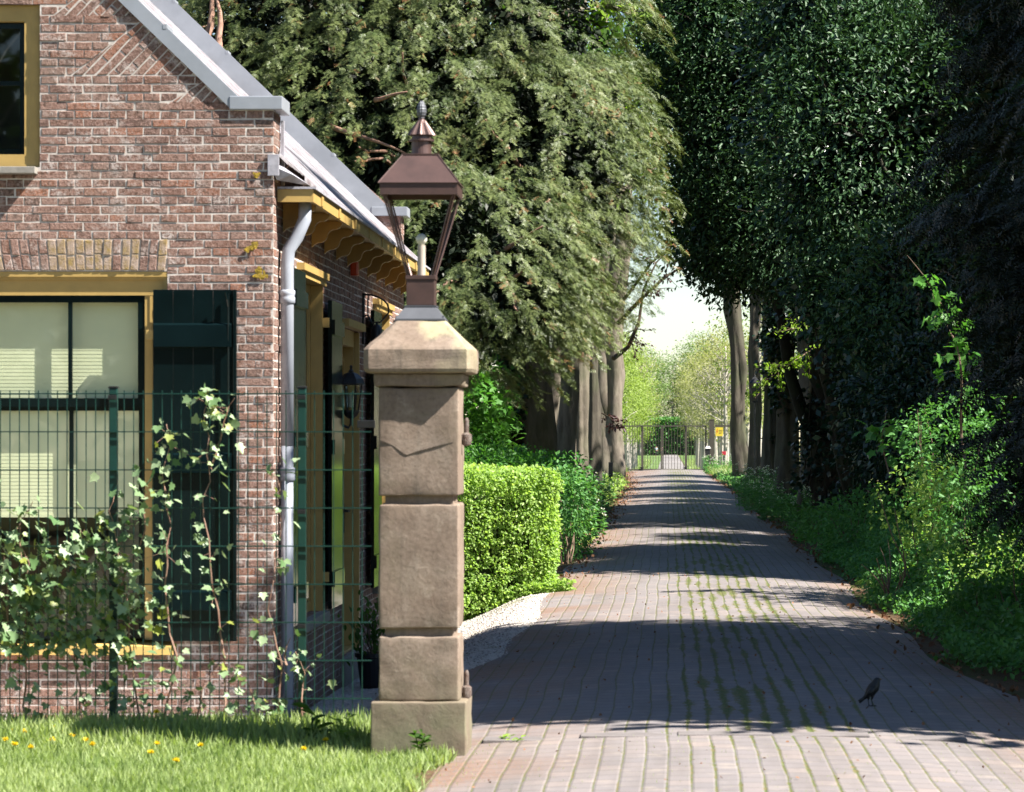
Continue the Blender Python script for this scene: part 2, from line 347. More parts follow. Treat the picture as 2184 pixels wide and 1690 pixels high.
M = dict(
    brick=mat_brick('old_red_brick'), archb=mat_archbrick(), mortar=mat_mortar(), stone=mat_stone(), zinc=mat_zinc(), glass=mat_glass(), road=mat_road(),
    gravel=mat_gravel(), soil=mat_soil(), tiles=mat_tiles(),
    yellow=simple('ochre_yellow_paint', (0.44,0.295,0.095), 0.45, 0.08, 8, 0.1), yellow_dark=simple('brown_ochre_paint', (0.36,0.20,0.045), 0.5, 0.1, 8, 0.1),
    green=simple('dark_green_gloss_paint', (0.003,0.009,0.010), 0.16, 0.2, 3, 0.06, 0.001, spec=0.35), fence=simple('green_powder_coat', (0.008,0.045,0.036), 0.35, 0.1, 20, 0.05),
    pipe=simple('pale_grey_plastic', (0.33,0.355,0.41), 0.45, 0.08, 4, 0.05), black=simple('black_iron', (0.012,0.012,0.013), 0.45, 0.2, 20, 0.1),
    copper=simple('aged_copper', (0.115,0.068,0.06), 0.42, 0.18, 9, 0.12, 0.003, metal=0.45, col2=(0.08,0.05,0.045)),
    lead=simple('lead_grey', (0.11,0.115,0.13), 0.5, 0.1, 9, 0.1, metal=0.3), lead_light=simple('lead_flashing', (0.36,0.35,0.39), 0.6, 0.2, 14, 0.3, 0.01),
    rust=simple('rusty_iron', (0.10,0.06,0.045), 0.8, 0.2, 40, 0.5, 0.01, metal=0.3, col2=(0.22,0.19,0.17)),
    blind=simple('cream_blind', (0.84,0.79,0.55), 0.7, 0.03, 3, 0.02), sill_stone=simple('grey_sill_stone', (0.27,0.25,0.22), 0.85, 0.12, 20, 0.3, 0.004),
    bulb=simple('frosted_globe', (0.62,0.60,0.50), 0.25, 0.02, 5, 0.0), stick=simple('lamp_tube_white', (0.42,0.36,0.30), 0.5, 0.1, 9, 0.1),
    lichen=simple('orange_lichen', (0.55,0.36,0.03), 0.95, 0.2, 60, 1.0, 0.01, col2=(0.34,0.24,0.04)),
    redplastic=simple('red_plastic', (0.55,0.05,0.01), 0.3, 0.1, 5, 0.02), pinkred=simple('faded_red_paint', (0.52,0.03,0.05), 0.5, 0.1, 5, 0.02),
    signy=simple('yellow_sign_sheet', (0.72,0.55,0.05), 0.5, 0.05, 5, 0.02), signr=simple('sign_red_ink', (0.5,0.06,0.02), 0.5, 0.05, 5, 0.0), signk=simple('sign_dark_ink', (0.16,0.12,0.03), 0.5, 0.05, 5, 0.0),
    taupe=simple('taupe_steel', (0.075,0.066,0.05), 0.5, 0.1, 5, 0.05), white=simple('white_paint', (0.62,0.62,0.60), 0.5, 0.08, 8, 0.05),
    cabinet=simple('grey_green_cabinet', (0.20,0.24,0.19), 0.5, 0.08, 4, 0.05), darkwood=simple('black_stained_wood', (0.012,0.012,0.013), 0.6, 0.2, 12, 0.3),
    beech=mat_bark('beech_bark', (0.20,0.17,0.135), (0.085,0.07,0.055), 2.4, 0.8, 0.4), beech_shade=mat_bark('shade_toned_beech_bark', (0.10,0.088,0.068), (0.04,0.034,0.028), 2.4, 0.8, 0.45),  # second bark is the beech bark darkened to stand in for shade
    oldbark=mat_bark('rough_ivy_bark', (0.075,0.055,0.04), (0.03,0.022,0.017), 4.0, 0.9, 0.4), darkbark=mat_bark('dark_holly_bark', (0.04,0.035,0.028), (0.02,0.017,0.014), 4.0, 0.7, 0.4), pale_bark=mat_bark('pale_lime_bark', (0.50,0.45,0.40), (0.30,0.27,0.235), 2.5, 0.3, 0.1),
    twig=mat_bark('twig_bark', (0.20,0.14,0.10), (0.10,0.07,0.05), 8, 0.4), redtwig=mat_bark('reddish_dead_branch', (0.38,0.25,0.19), (0.20,0.10,0.07), 9, 0.5),
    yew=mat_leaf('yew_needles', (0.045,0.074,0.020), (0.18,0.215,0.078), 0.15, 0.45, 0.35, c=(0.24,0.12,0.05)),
    yew_shade=mat_leaf('shade_toned_yew_needles', (0.006,0.012,0.006), (0.02,0.032,0.014), 0.1, 0.5, 0.3),  # yew needles again, toned near black in place of deep shade
    holly=mat_leaf('holly_leaves', (0.02,0.055,0.024), (0.065,0.13,0.05), 0.15, 0.48, 0.28),
    fresh=mat_leaf('fresh_beech_leaves', (0.13,0.24,0.02), (0.26,0.38,0.05), 0.5, 0.5, 0.3), fresh_d=mat_leaf('mid_green_leaves', (0.035,0.085,0.015), (0.09,0.17,0.035), 0.45, 0.5, 0.3),
    hedge=mat_leaf('hedge_leaves', (0.15,0.27,0.055), (0.42,0.55,0.18), 0.5, 0.45, 0.35), ivy=mat_leaf('ivy_leaves', (0.08,0.16,0.055), (0.33,0.42,0.25), 0.25, 0.4, 0.4, c=(0.22,0.25,0.05)),
    ivy_d=mat_leaf('dark_ivy_leaves', (0.008,0.025,0.014), (0.02,0.05,0.024), 0.15, 0.35, 0.5), grass=mat_leaf('grass_blades', (0.17,0.255,0.07), (0.42,0.48,0.23), 0.4, 0.5, 0.3),
    under=mat_leaf('undergrowth_leaves', (0.05,0.17,0.045), (0.14,0.31,0.08), 0.35, 0.5, 0.3), maple=mat_leaf('maple_leaves', (0.05,0.17,0.025), (0.11,0.27,0.05), 0.45, 0.45, 0.35),
    copperleaf=mat_leaf('copper_beech_leaves', (0.03,0.012,0.012), (0.07,0.022,0.018), 0.3, 0.45, 0.4), litter=mat_leaf('fallen_leaves', (0.10,0.04,0.02), (0.30,0.16,0.09), 0.1, 0.8, 0.2),
    dandelion=mat_leaf('dandelion_petals', (0.85,0.60,0.015), (0.9,0.72,0.03), 0.2, 0.7, 0.2), petal=mat_leaf('white_petals', (0.6,0.6,0.55), (0.8,0.8,0.75), 0.3, 0.7, 0.2),
    farleaf=mat_leaf('distant_spring_leaves', (0.09,0.16,0.045), (0.20,0.28,0.09), 0.3, 0.6, 0.2), olive=mat_leaf('spring_olive_leaves', (0.20,0.21,0.09), (0.36,0.36,0.17), 0.4, 0.6, 0.2), limegreen=mat_leaf('lime_green_leaves', (0.14,0.21,0.045), (0.29,0.37,0.09), 0.35, 0.6, 0.2),
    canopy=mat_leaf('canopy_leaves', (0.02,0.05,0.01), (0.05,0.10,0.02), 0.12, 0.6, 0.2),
    feather=simple('black_feathers', (0.004,0.004,0.004), 0.55, 0.2, 40, 0.2), beak=simple('dull_orange_beak', (0.25,0.12,0.02), 0.5, 0.1, 20, 0.05),
    skin=simple('skin', (0.45,0.27,0.19), 0.6, 0.05, 9, 0.0), shirt_blue=simple('pale_blue_cotton', (0.42,0.52,0.62), 0.9, 0.1, 9, 0.1), shirt_red=simple('dark_red_cotton', (0.16,0.09,0.10), 0.9, 0.1, 9, 0.1),
    trousers=simple('dark_trousers', (0.03,0.03,0.045), 0.9, 0.1, 9, 0.1), hair=simple('dark_hair', (0.03,0.02,0.015), 0.7, 0.1, 30, 0.1), terracotta=simple('black_plastic_pot', (0.012,0.012,0.014), 0.4, 0.1, 9, 0.05),
    roomdark=simple('dim_room_tone', (0.05,0.045,0.04), 0.9, 0.05, 3, 0.0),  # dark tone stands in for the dimness of the unlit rooms
)

# ------------------------------------------------------------------ leaf scattering
def T_broad(w=0.5, fold=0.12):
    V = np.array([(0,0,0),(w*.45,.3,fold),(w*.42,.65,fold),(0,1,-.05),(-w*.42,.65,fold),(-w*.45,.3,fold)], float); return V, [(0,1,2,3),(0,3,4,5)]
def T_dia(w=0.55):
    V = np.array([(0,0,0),(w*.5,.5,.06),(0,1,0),(-w*.5,.5,.06)], float); return V, [(0,1,2,3)]
def T_spray(n=5, l=0.34, w=0.055):
    V = []; Fc = []
    for i in range(n):
        y = (i+0.3)/n
        for s in (-1, 1):
            k = len(V); ll = l*(1-0.35*y)
            V += [(0, y-w, 0), (0, y+w, 0), (s*ll, y+0.16, -0.05+0.05*((i*7) % 3))]; Fc.append((k, k+1, k+2))
    return np.array(V, float), Fc
def T_lobed(lobes=5, inner=0.76):
    V = [(0, 0, 0)]; n = lobes*2-1
    for i in range(n):
        a = -1.15*math.pi*0.72 + 2*1.15*math.pi*0.72*i/(n-1)
        r = (0.62 if i % 2 == 0 else inner*0.62)*(1.15 if i == n//2 else 1.0)
        V.append((math.sin(a)*r, 0.42+math.cos(a)*r, 0.10*abs(math.sin(a)) - (0.05 if i % 2 == 0 else 0)))
    V = np.array(V, float); c = len(V); V = np.vstack([V, [(0, 0.42, 0.02)]])
    Fc = [(c, i, i+1) for i in range(0, c-1)] + [(c, c-1, 0)]
    return V, Fc
def T_ivy():
    h = [(.10,-.10),(.30,-.08),(.50,.10),(.40,.24),(.42,.34),(.62,.52),(.36,.52),(.24,.58),(.17,.78)]
    o = [(0,0)]+h+[(0,1.02)]+[(-x, y) for x, y in h[::-1]]
    V = np.array([(x, y, .16*abs(x)-.10*max(y-.5, 0)) for x, y in o]+[(0, .35, -.03), (0, .62, -.05)], float); c = len(o); n = 11
    Fc = [(c, i, i+1) for i in range(0, 7)]+[(c, 7, c+1)]+[(c+1, i, i+1) for i in range(7, 13)]+[(c, c+1, 13)]+[(c, i, (i+1) % c) for i in range(13, c)]
    return V, Fc
def T_blade():
    return np.array([(-.06,0,0),(.06,0,0),(.045,.55,.08),(0,1,.3),(-.045,.55,.08)], float), [(0,1,2,4),(4,2,3)]
def norm(a): return a/np.maximum(np.linalg.norm(a, axis=1, keepdims=True), 1e-9)
def frames(axis, nrm):
    y = norm(axis); x = norm(np.cross(y, nrm)); z = np.cross(x, y); return np.stack([x, y, z], axis=2)
def scatter(name, tmpl, P, axis, nrm, size, mat, parent=None, rnd=None, origin=None):
    V, Fc = tmpl; N = len(P); k = len(V)
    if N == 0: P = np.zeros((1,3)); axis = np.ones((1,3)); nrm = np.array([[0,0,1.]]); size = np.ones(1)*.01; N = 1; rnd = None
    Fr = frames(axis, nrm); org = np.zeros(3)
    if parent is not None: org = np.array(parent_world(parent))
    elif origin is not None: org = np.array(origin, float)
    co = np.einsum('nij,kj->nki', Fr, V)*np.asarray(size)[:, None, None] + (P-org)[:, None, :]
    cnt = np.array([len(f) for f in Fc]); flat = np.concatenate([np.array(f) for f in Fc])
    loops = (flat[None, :] + (np.arange(N)*k)[:, None]).ravel(); tot = np.tile(cnt, N)
    start = np.concatenate([[0], np.cumsum(tot)[:-1]])
    me = bpy.data.meshes.new(name); me.vertices.add(N*k); me.vertices.foreach_set('co', co.astype(np.float32).ravel())
    me.loops.add(len(loops)); me.loops.foreach_set('vertex_index', loops.astype(np.int32))
    me.polygons.add(len(tot)); me.polygons.foreach_set('loop_start', start.astype(np.int32))
    me.update(calc_edges=True)
    at = me.attributes.new('rnd', 'FLOAT', 'FACE')
    rv = rng.random(N) if rnd is None else rnd
    at.data.foreach_set('value', np.repeat(rv, len(cnt)).astype(np.float32)); me.materials.append(mat)
    o = bpy.data.objects.new(name, me)
    if origin is not None and parent is None: o.location = origin
    return link(o, parent)
def nz(P, s, off=0.0):
    return np.array([mnoise.noise(Vector((p[0]*s+off, p[1]*s-off, p[2]*s+off*0.7))) for p in P])
def ell_pts(ells, n, shell=(0.75, 1.02), keep=0.97):
    """cluster centres near the outer shell of a union of ellipsoids (cx,cy,cz,rx,ry,rz)"""
    vol = np.array([(e[3]*e[4]+e[3]*e[5]+e[4]*e[5]) for e in ells]); pr = vol/vol.sum(); P = []; Nn = []
    while len(P) < n:
        i = rng.choice(len(ells), p=pr); e = ells[i]; d = rng.normal(size=3); d /= np.linalg.norm(d)
        rr = rng.uniform(*shell); p = np.array(e[:3]) + d*np.array(e[3:])*rr
        ok = True
        for j, q in enumerate(ells):
            if j != i and np.sum(((p-np.array(q[:3]))/np.array(q[3:]))**2) < shell[0]**2*keep: ok = False; break
        if ok: P.append(p); g = d/np.array(e[3:]); Nn.append(g/np.linalg.norm(g))
    return np.array(P), np.array(Nn)
def clumps(ells, nc, per, cr, shell=(0.7, 1.03), drop=-0.15, ns=0.6):
    C, D = ell_pts(ells, nc, shell); k = nz(C, ns, 3.1) > drop; C, D = C[k], D[k]
    P = np.repeat(C, per, 0) + rng.normal(size=(len(C)*per, 3))*np.array([cr, cr, cr*0.55]); D = np.repeat(D, per, 0)
    return P, D, np.repeat(rng.random(len(C)), per)
def leafdirs(D, out=0.6, down=0.3, jit=0.7, upn=0.8):
    n = len(D); ax = D*out + np.array([0, 0, -down]) + rng.normal(size=(n, 3))*jit*0.6
    nr = D*0.3 + np.array([0, 0, upn]) + rng.normal(size=(n, 3))*jit*0.6
    return ax, nr
def foliage(name, ells, nc, per, cr, size, tmpl, mat, parent, drop=-0.2, shell=(0.65, 1.03), out=0.6, down=0.3, jit=0.8, ns=0.6, upn=0.8):
    P, D, cr_ = clumps(ells, nc, per, cr, shell, drop, ns); ax, nr = leafdirs(D, out, down, jit, upn)
    n = len(P); sz = size*rng.uniform(0.65, 1.25, n); rv = np.clip(0.55*rng.random(n)+0.45*cr_, 0, 1)
    return scatter(name, tmpl, P, ax, nr, sz, mat, parent, rv)
def limb_pts(a, b, n=6, wob=0.15, sag=0.0):
    a, b = Vector(a), Vector(b); L = (b-a).length; out = []
    for i in range(n+1):
        t = i/n; p = a.lerp(b, t); w = wob*L*math.sin(math.pi*t)
        p = p + Vector((mnoise.noise(p*1.7+Vector((1,5,2))), mnoise.noise(p*1.7+Vector((9,2,4))), mnoise.noise(p*1.7)))*w - Vector((0,0,sag*L*t*t)); out.append(p)
    return out
def trunk_mb(mb, base, top, r0, r1, seg=18, flare=1.5, wob=0.12, n=14, fh=0.5):
    pts = []; rad = []; base, top = Vector(base), Vector(top)
    for i in range(n+1):
        t = (i/n)**1.3; p = base.lerp(top, t)
        p = p + Vector((mnoise.noise(Vector((base.x, base.y, p.z*0.3)))*r0*0.7*min(1, t*4), mnoise.noise(Vector((base.y, base.x, p.z*0.3)))*r0*0.7*min(1, t*4), 0))
        h = (p.z-base.z); pts.append(p); rad.append((r0+(r1-r0)*t)*(1+(flare-1)*math.exp(-max(h, 0)/fh)))
    pts[0].z -= 0.25
    mb.tube(pts, rad, seg, wob=wob*2.5); return pts

# ================================================================== SETTING: ground, drive, gravel
def sheet(name, xs, ys, mat, dz=0.0, mask=None, zf=None):
    xs = np.asarray(xs); ys = np.asarray(ys); XX, YY = np.meshgrid(xs, ys); ZZ = (zf or ground)(XX, YY) + dz
    nx, ny = len(xs), len(ys); me = bpy.data.meshes.new(name); V = np.stack([XX, YY, ZZ], -1).reshape(-1, 3)
    Fc = []
    for j in range(ny-1):
        for i in range(nx-1):
            if mask is None or mask((xs[i]+xs[i+1])/2, (ys[j]+ys[j+1])/2): a = j*nx+i; Fc.append((a, a+1, a+nx+1, a+nx))
    me.from_pydata(V.tolist(), [], Fc); me.materials.append(mat); me.polygons.foreach_set('use_smooth', [True]*len(Fc)); me.update()
    return tag(link(bpy.data.objects.new(name, me)), kind='structure')
gx = np.concatenate([[-900,-300,-100,-50,-25,-15], np.arange(-10, -3, .5), np.arange(-3, 3.6, 0.15), np.arange(4, 12, .8), [15,25,50,100,300,900]])
gy = np.concatenate([[-200,-60,-20,-5,5,10], np.arange(12, 48, 0.4), np.arange(48, 200, 2.0), [210,230,260,300,350,420,520,700,1000,1500,2500]])
sheet('ground', gx, gy, M['soil'])
def redge(Y, s):   # drive edges
    Y = np.asarray(Y, float)
    if s < 0: return -1.22 - 0.25*sst(24.5, 22, Y)*sst(16, 17.4, Y) - 0.55*sst(110, 140, Y) + 0.05*np.sin(Y*0.9)
    return 1.95 + 0.25*sst(24, 18, Y) - 0.2*sst(90, 140, Y) + 0.06*np.sin(Y*0.7+1)
ry = np.concatenate([np.arange(11, 50, 0.25), np.arange(50, 157.1, 1.0)])
me = bpy.data.meshes.new('driveway'); nx = 26; V = []; Fc = []
for j, y in enumerate(ry):
    a, b = float(redge(y, -1)), float(redge(y, 1))
    if y < 17.0: a = -1.1; b = 3.4
    for i in range(nx):
        x = a+(b-a)*i/(nx-1); V.append((x, y, gz(x, y)+0.008))
for j in range(len(ry)-1):
    for i in range(nx-1): k = j*nx+i; Fc.append((k, k+1, k+nx+1, k+nx))
me.from_pydata(V, [], Fc); me.materials.append(M['road']); me.polygons.foreach_set('use_smooth', [True]*len(Fc)); me.update()
tag(link(bpy.data.objects.new('driveway', me)), kind='structure')
# flush row of long kerb stones across the drive where the gates close
kb = MB()
x = -0.95
while x < 2.3:
    z = gz(x+.24, 16.95); kb.box((x, 16.83, z-.05), (x+.485, 17.04, z+.010+random.uniform(0,.002)), 0.004); x += .5
tag(kb.build('kerb_strip', simple('kerb_stone', (0.17,0.15,0.145), 0.85, 0.15, 9, 0.4, 0.006)), kind='structure')
# gravel yard between the drive and the cottage
def gmask(x, y): return x < float(redge(y, -1)) + 0.1 and x > -6.5 and 17.35 < y < 36.2
sheet('gravel_yard', np.arange(-6.5, -0.9, 0.12), np.arange(17.3, 36.4, 0.2), M['gravel'], 0.004, gmask)
nst = 9000; Pst = np.column_stack([rng.uniform(-3.2, -1.15, nst), rng.uniform(17.4, 34.6, nst)]); Pst = Pst[Pst[:, 0] < redge(Pst[:, 1], -1)+.03]; nst = len(Pst); Pst = np.column_stack([Pst, ground(Pst[:, 0], Pst[:, 1])+.004])
TO = (np.array([(1,0,0),(0,1,0),(-1,0,0),(0,-1,0),(0,0,.6),(0,0,-.6)], float), [(0,1,4),(1,2,4),(2,3,4),(3,0,4),(1,0,5),(2,1,5),(3,2,5),(0,3,5)])
tag(scatter('gravel_stones', TO, Pst, rng.normal(size=(nst, 3))*np.array([1,1,.25]), np.array([0,0,1.])+rng.normal(size=(nst, 3))*.25, rng.uniform(.006, .017, nst), M['gravel'], origin=(-2, 26, -.3)), 'loose pale gravel stones in the yard beside the cottage', 'gravel', kind='stuff')
# track beyond the gate
ty = np.concatenate([np.arange(157, 200, 2), np.arange(200, 620, 12)])
sheet('far_track', np.linspace(-1.85, 1.75, 9), ty, simple('pale_track', (0.22,0.20,0.19), 0.95, 0.2, 0.5, 0.5, 0.05), 0.012)
sheet('far_verge', np.linspace(-14, 14, 15), ty, simple('far_verge_grass', (0.10,0.17,0.03), 0.95, 0.2, 0.5, 0.8, 0.1), 0.005)  # plain green base colour for the far grass

# ================================================================== COTTAGE
def clip(poly, a, b, c):   # keep a*u+b*v+c >= 0
    out = []
    for i in range(len(poly)):
        p, q = poly[i], poly[(i+1) % len(poly)]; dp = a*p[0]+b*p[1]+c; dq = a*q[0]+b*q[1]+c
        if dp >= 0: out.append(p)
        if dp*dq < 0: t = dp/(dp-dq); out.append((p[0]+(q[0]-p[0])*t, p[1]+(q[1]-p[1])*t))
    return out
def area(p): return 0.5*sum(p[i][0]*p[(i+1) % len(p)][1]-p[(i+1) % len(p)][0]*p[i][1] for i in range(len(p))) if len(p) > 2 else 0
def sub_rect(r, h):
    u0, v0, u1, v1 = r; a0, b0, a1, b1 = h
    if a0 >= u1 or a1 <= u0 or b0 >= v1 or b1 <= v0: return [r]
    out = []
    if b0 > v0: out.append((u0, v0, u1, b0))
    if b1 < v1: out.append((u0, b1, u1, v1))
    m0, m1 = max(v0, b0), min(v1, b1)
    if a0 > u0: out.append((u0, m0, a0, m1))
    if a1 < u1: out.append((a1, m0, u1, m1))
    return out
class Wall:
    """wall plane: origin o, horizontal axis ua, outward normal na; bricks are real prisms on a mortar bed"""
    def __init__(s, o, ua, na): s.o = Vector(o); s.u = Vector(ua); s.n = Vector(na); s.mb = MB()
    def P(s, u, v, d=0.0): return s.o + s.u*u + Vector((0,0,1))*v + s.n*d
    def brick(s, poly, d=0.0052, jit=0.0032, r=None, mi=0):
        if area(poly) < 0: poly = poly[::-1]
        if area(poly) < 0.0003: return
        cx = sum(p[0] for p in poly)/len(poly); cy = sum(p[1] for p in poly)/len(poly); n = len(poly)
        dd = d - .0042 + .0062*random.random()**2.5; r = random.random() if r is None else r
        out = [(p[0]+random.uniform(-jit, jit), p[1]+random.uniform(-jit, jit)) for p in poly]
        inn = [(cx+(p[0]-cx)*(1-0.004/max(abs(p[0]-cx), .006)), cy+(p[1]-cy)*(1-0.004/max(abs(p[1]-cy), .006))) for p in out]
        V = [s.P(*p, -0.002) for p in out]+[s.P(*p, dd*0.7) for p in out]+[s.P(*p, dd+random.uniform(0, .0007)) for p in inn]
        flip = s.u.cross(Vector((0,0,1))).dot(s.n) < 0
        Fc = [(2*n+i for i in range(n))]; Fc = [tuple(2*n+i for i in range(n))]
        for k in (0, 1):
            for i in range(n): j = (i+1) % n; Fc.append((k*n+i, k*n+j, (k+1)*n+j, (k+1)*n+i))
        if flip: Fc = [f[::-1] for f in Fc]
        s.mb.cm = mi; s.mb.idx(V, Fc, r)
    def field(s, u0, u1, v0, v1, holes=(), halfs=(), skip=None, course=0.0554, off=0.0):
        j = 0.0047; k = int(math.floor(v0/course)); 
        while k*course < v1:
            v = k*course; st = k % 2 == 0; pit = 0.22 if st else 0.11
            u = u0 - pit + ((0.055 if (k//2) % 2 else 0.165) if st else 0.0) + off
            while u < u1:
                a, b = max(u, u0), min(u+pit*random.uniform(.98, 1.02), u1)
                if b-a > 0.02:
                    wv = 0.0025*math.sin(a*3.1+k)
                    for rc in self_sub((a+j, v+j+wv, b-j, v+course-j+wv), holes):
                        if rc[2]-rc[0] < 0.015 or rc[3]-rc[1] < 0.012: continue
                        pl = [(rc[0], rc[1]), (rc[2], rc[1]), (rc[2], rc[3]), (rc[0], rc[3])]
                        for h in halfs: pl = clip(pl, *h); 
                        if len(pl) > 2:
                            if skip: 
                                for q in skip(pl): s.brick(q)
                            else: s.brick(pl)
                u += pit
            k += 1
    def bed(s, poly_rect, holes=(), halfs=(), mi=1):
        s.mb.cm = mi
        for rc in self_sub(poly_rect, holes):
            pl = [(rc[0], rc[1]), (rc[2], rc[1]), (rc[2], rc[3]), (rc[0], rc[3])]
            for h in halfs: pl = clip(pl, *h)
            if len(pl) > 2: s.mb.poly([s.P(*p, 0) for p in pl], 0.5)
        for h in holes:   # reveals
            a0, b0, a1, b1 = h
            for p, q in (((a0,b0),(a0,b1)),((a1,b1),(a1,b0)),((a0,b1),(a1,b1)),((a1,b0),(a0,b0))):
                s.mb.cm = 0; s.mb.poly([s.P(*p, 0), s.P(*q, 0), s.P(*q, -.22), s.P(*p, -.22)], 0.4)
def self_sub(r, holes):
    rs = [r]
    for h in holes: rs = [q for x in rs for q in sub_rect(x, h)]
    return rs

HX1, HY0, HY1, HX0 = -2.536, 21.08, 31.45, -7.66
ZB, ZS = -0.55, 3.66                       # foot and shoulder of the gable
GS = 0.965                                  # slope of the gable
xs_sh = XW(500, HY0)                        # where the slope meets the shoulder
RX = (HX0+HX1)/2; RZ = ZS+(xs_sh-RX)*GS     # ridge
house = empty('brick_cottage', 'red brick gatehouse cottage with zinc capped gable, ochre window frames and dark green shutters', 'house', (HX1, HY0, gz(-2.6, 21)))

# ---- front gable wall
fw = Wall((0, HY0, 0), (1,0,0), (0,-1,0))
win_lo = (XW(-330, HY0), ZW(1366, HY0), XW(357, HY0), ZW(579, HY0))
sill_h = (XW(-340, HY0), ZW(1396, HY0), XW(372, HY0), ZW(1366, HY0))
win_up = (-6.16, ZW(357, HY0), XW(85, HY0), ZW(10, HY0))
arch = (XW(-330, HY0), ZW(578, HY0), XW(357, HY0), ZW(511, HY0))
sill_u = (-6.18, ZW(373, HY0), XW(80, HY0), ZW(357, HY0))
slope_r = (-GS, -1, ZS + xs_sh*GS)           # below the right rake
slope_l = (GS, -1, ZS - (2*RX-xs_sh)*GS)
holes = [win_lo, win_up, sill_h, sill_u]
sh_r = (-1, 0, HX1)
def rake_x(z): return xs_sh - (z-ZS)/GS
# tumbled-in triangles along the rake: (foot x, base z, top z on rake)
tri_l = []
for (ax, az, bx, bz) in ((520/1.82, 550/1.82, 945/1.82, 150/1.82), (1145/1.82, 806/1.82, 1365/1.82, 590/1.82), (370/1.82, 130/1.82, 640/1.82, -150/1.82)):
    ax, az, bx, bz = [q/1.8755 for q in (ax, az, bx, bz)]
    A = (XW(ax, HY0), ZW(az, HY0)); zt = ZW(bz, HY0); B = (rake_x(zt), zt); C = (rake_x(A[1]), A[1]); tri_l.append((A, B, C))
for zb in (5.20, 5.86):
    zt = zb+0.55
    tri_l.append(((rake_x(zb)-0.72, zb), (rake_x(zt), zt), (rake_x(zb), zb)))
def tri_skip(pl):
    cy = sum(p[1] for p in pl)/len(pl)
    for A, B, C in tri_l:
        if A[1] - .004 < cy < B[1]+0.02:
            nx, ny = -(B[1]-A[1]), (B[0]-A[0]); L = math.hypot(nx, ny)     # left side of A->B
            q = clip(pl, nx/L, ny/L, -(nx*A[0]+ny*A[1])/L - 0.005)
            return [q] if len(q) > 2 else []
    return [pl]
fw.field(HX0, HX1+.005, ZB, ZS, holes=holes+[arch])
# shoulder piece above ZS is only the sloped part
fw.field(HX0, HX1, math.ceil(ZS/0.0554)*0.0554, RZ+0.1, holes=holes, halfs=[slope_r, slope_l], skip=tri_skip)
for A, B, C in tri_l:
    # bricks whose long side runs square to the rake
    du = Vector((GS, 1)).normalized(); dn = Vector((-du.y, du.x))       # along brick (up right), across
    L = 1.6
    k = -40
    A2, B2, C2 = Vector(A), Vector(B), Vector(C)
    for k in range(-30, 30):
        for m in range(-12, 12):
            o = A2 + dn*(k*0.0554) + du*(m*0.22 + (0.11 if k % 2 else 0))
            j = .0048; pl = [tuple(o+du*j+dn*j), tuple(o+du*(.22-j)+dn*j), tuple(o+du*(.22-j)+dn*(.0554-j)), tuple(o+du*j+dn*(.0554-j))]
            if max(p[0] for p in pl) < A[0]-.3 or min(p[0] for p in pl) > C[0]+.3: continue
            ab = (B[1]-A[1], -(B[0]-A[0])); l2 = math.hypot(*ab)
            pl = clip(pl, ab[0]/l2, ab[1]/l2, -(ab[0]*A[0]+ab[1]*A[1])/l2 - .004); 
            if len(pl) > 2: pl = clip(pl, 0, 1, -A[1]-.004)
            if len(pl) > 2: pl = clip(pl, *slope_r)
            if len(pl) > 2: fw.brick(pl)
# flat arch of soldiers above the big window
u = arch[0]; nsol = int((arch[2]-arch[0])/0.0585)
for i in range(nsol):
    c = arch[0]+(i+.5)*(arch[2]-arch[0])/nsol; lean = (c+3.63)*0.05; mi_ = 2 if random.random() < .34 else 0
    w = .0585/2-.0045; z0, z1 = arch[1]+.004, arch[3]-.002; zm = z0 + (z1-z0)*(0.52 if i % 2 else .47)
    def q(z): return c + lean*((z-z0)/(z1-z0)-.6)
    fw.brick([(q(z0)-w, z0), (q(z0)+w, z0), (q(zm)+w, zm-.004), (q(zm)-w, zm-.004)], 0.010, r=random.random(), mi=mi_)
    fw.brick([(q(zm)-w, zm+.004), (q(zm)+w, zm+.004), (q(z1)+w, z1), (q(z1)-w, z1)], 0.010, mi=mi_)
fw.bed((HX0, ZB, HX1, ZS), holes)
fw.bed((HX0, ZS, xs_sh+.02, RZ+.2), [win_up], [slope_r, slope_l])
fw.bed((xs_sh+.02, ZS, HX1, ZS+0.02), [])
o = fw.mb.build('gable_wall', [M['brick'], M['mortar'], M['archb']], house)
# ---- side face of the gable walls (returns) and long side wall
def yz(px): return -2.536*F/(px-VX)
WA = (22.45, 0.29, 24.0, 2.70); DR = (25.5, -0.16, 26.85, 2.42); WB = (28.2, 0.29, 29.75, 2.70)
sw = Wall((HX1, 0, 0), (0,1,0), (1,0,0))
sholes = [WA, DR, WB]
sw.field(HY0+.004, HY1, ZB, 3.12, holes=sholes)
sw.field(HY0+.004, HY0+0.36, 3.16, 3.66)
sw.field(HY1-0.30, HY1, 3.16, 3.66)
sw.bed((HY0, ZB, HY1, 3.16), sholes); sw.bed((HY0, 3.16, HY0+.36, ZS)); sw.bed((HY1-.30, 3.16, HY1, ZS))
sw.mb.build('side_wall', [M['brick'], M['mortar']], house)
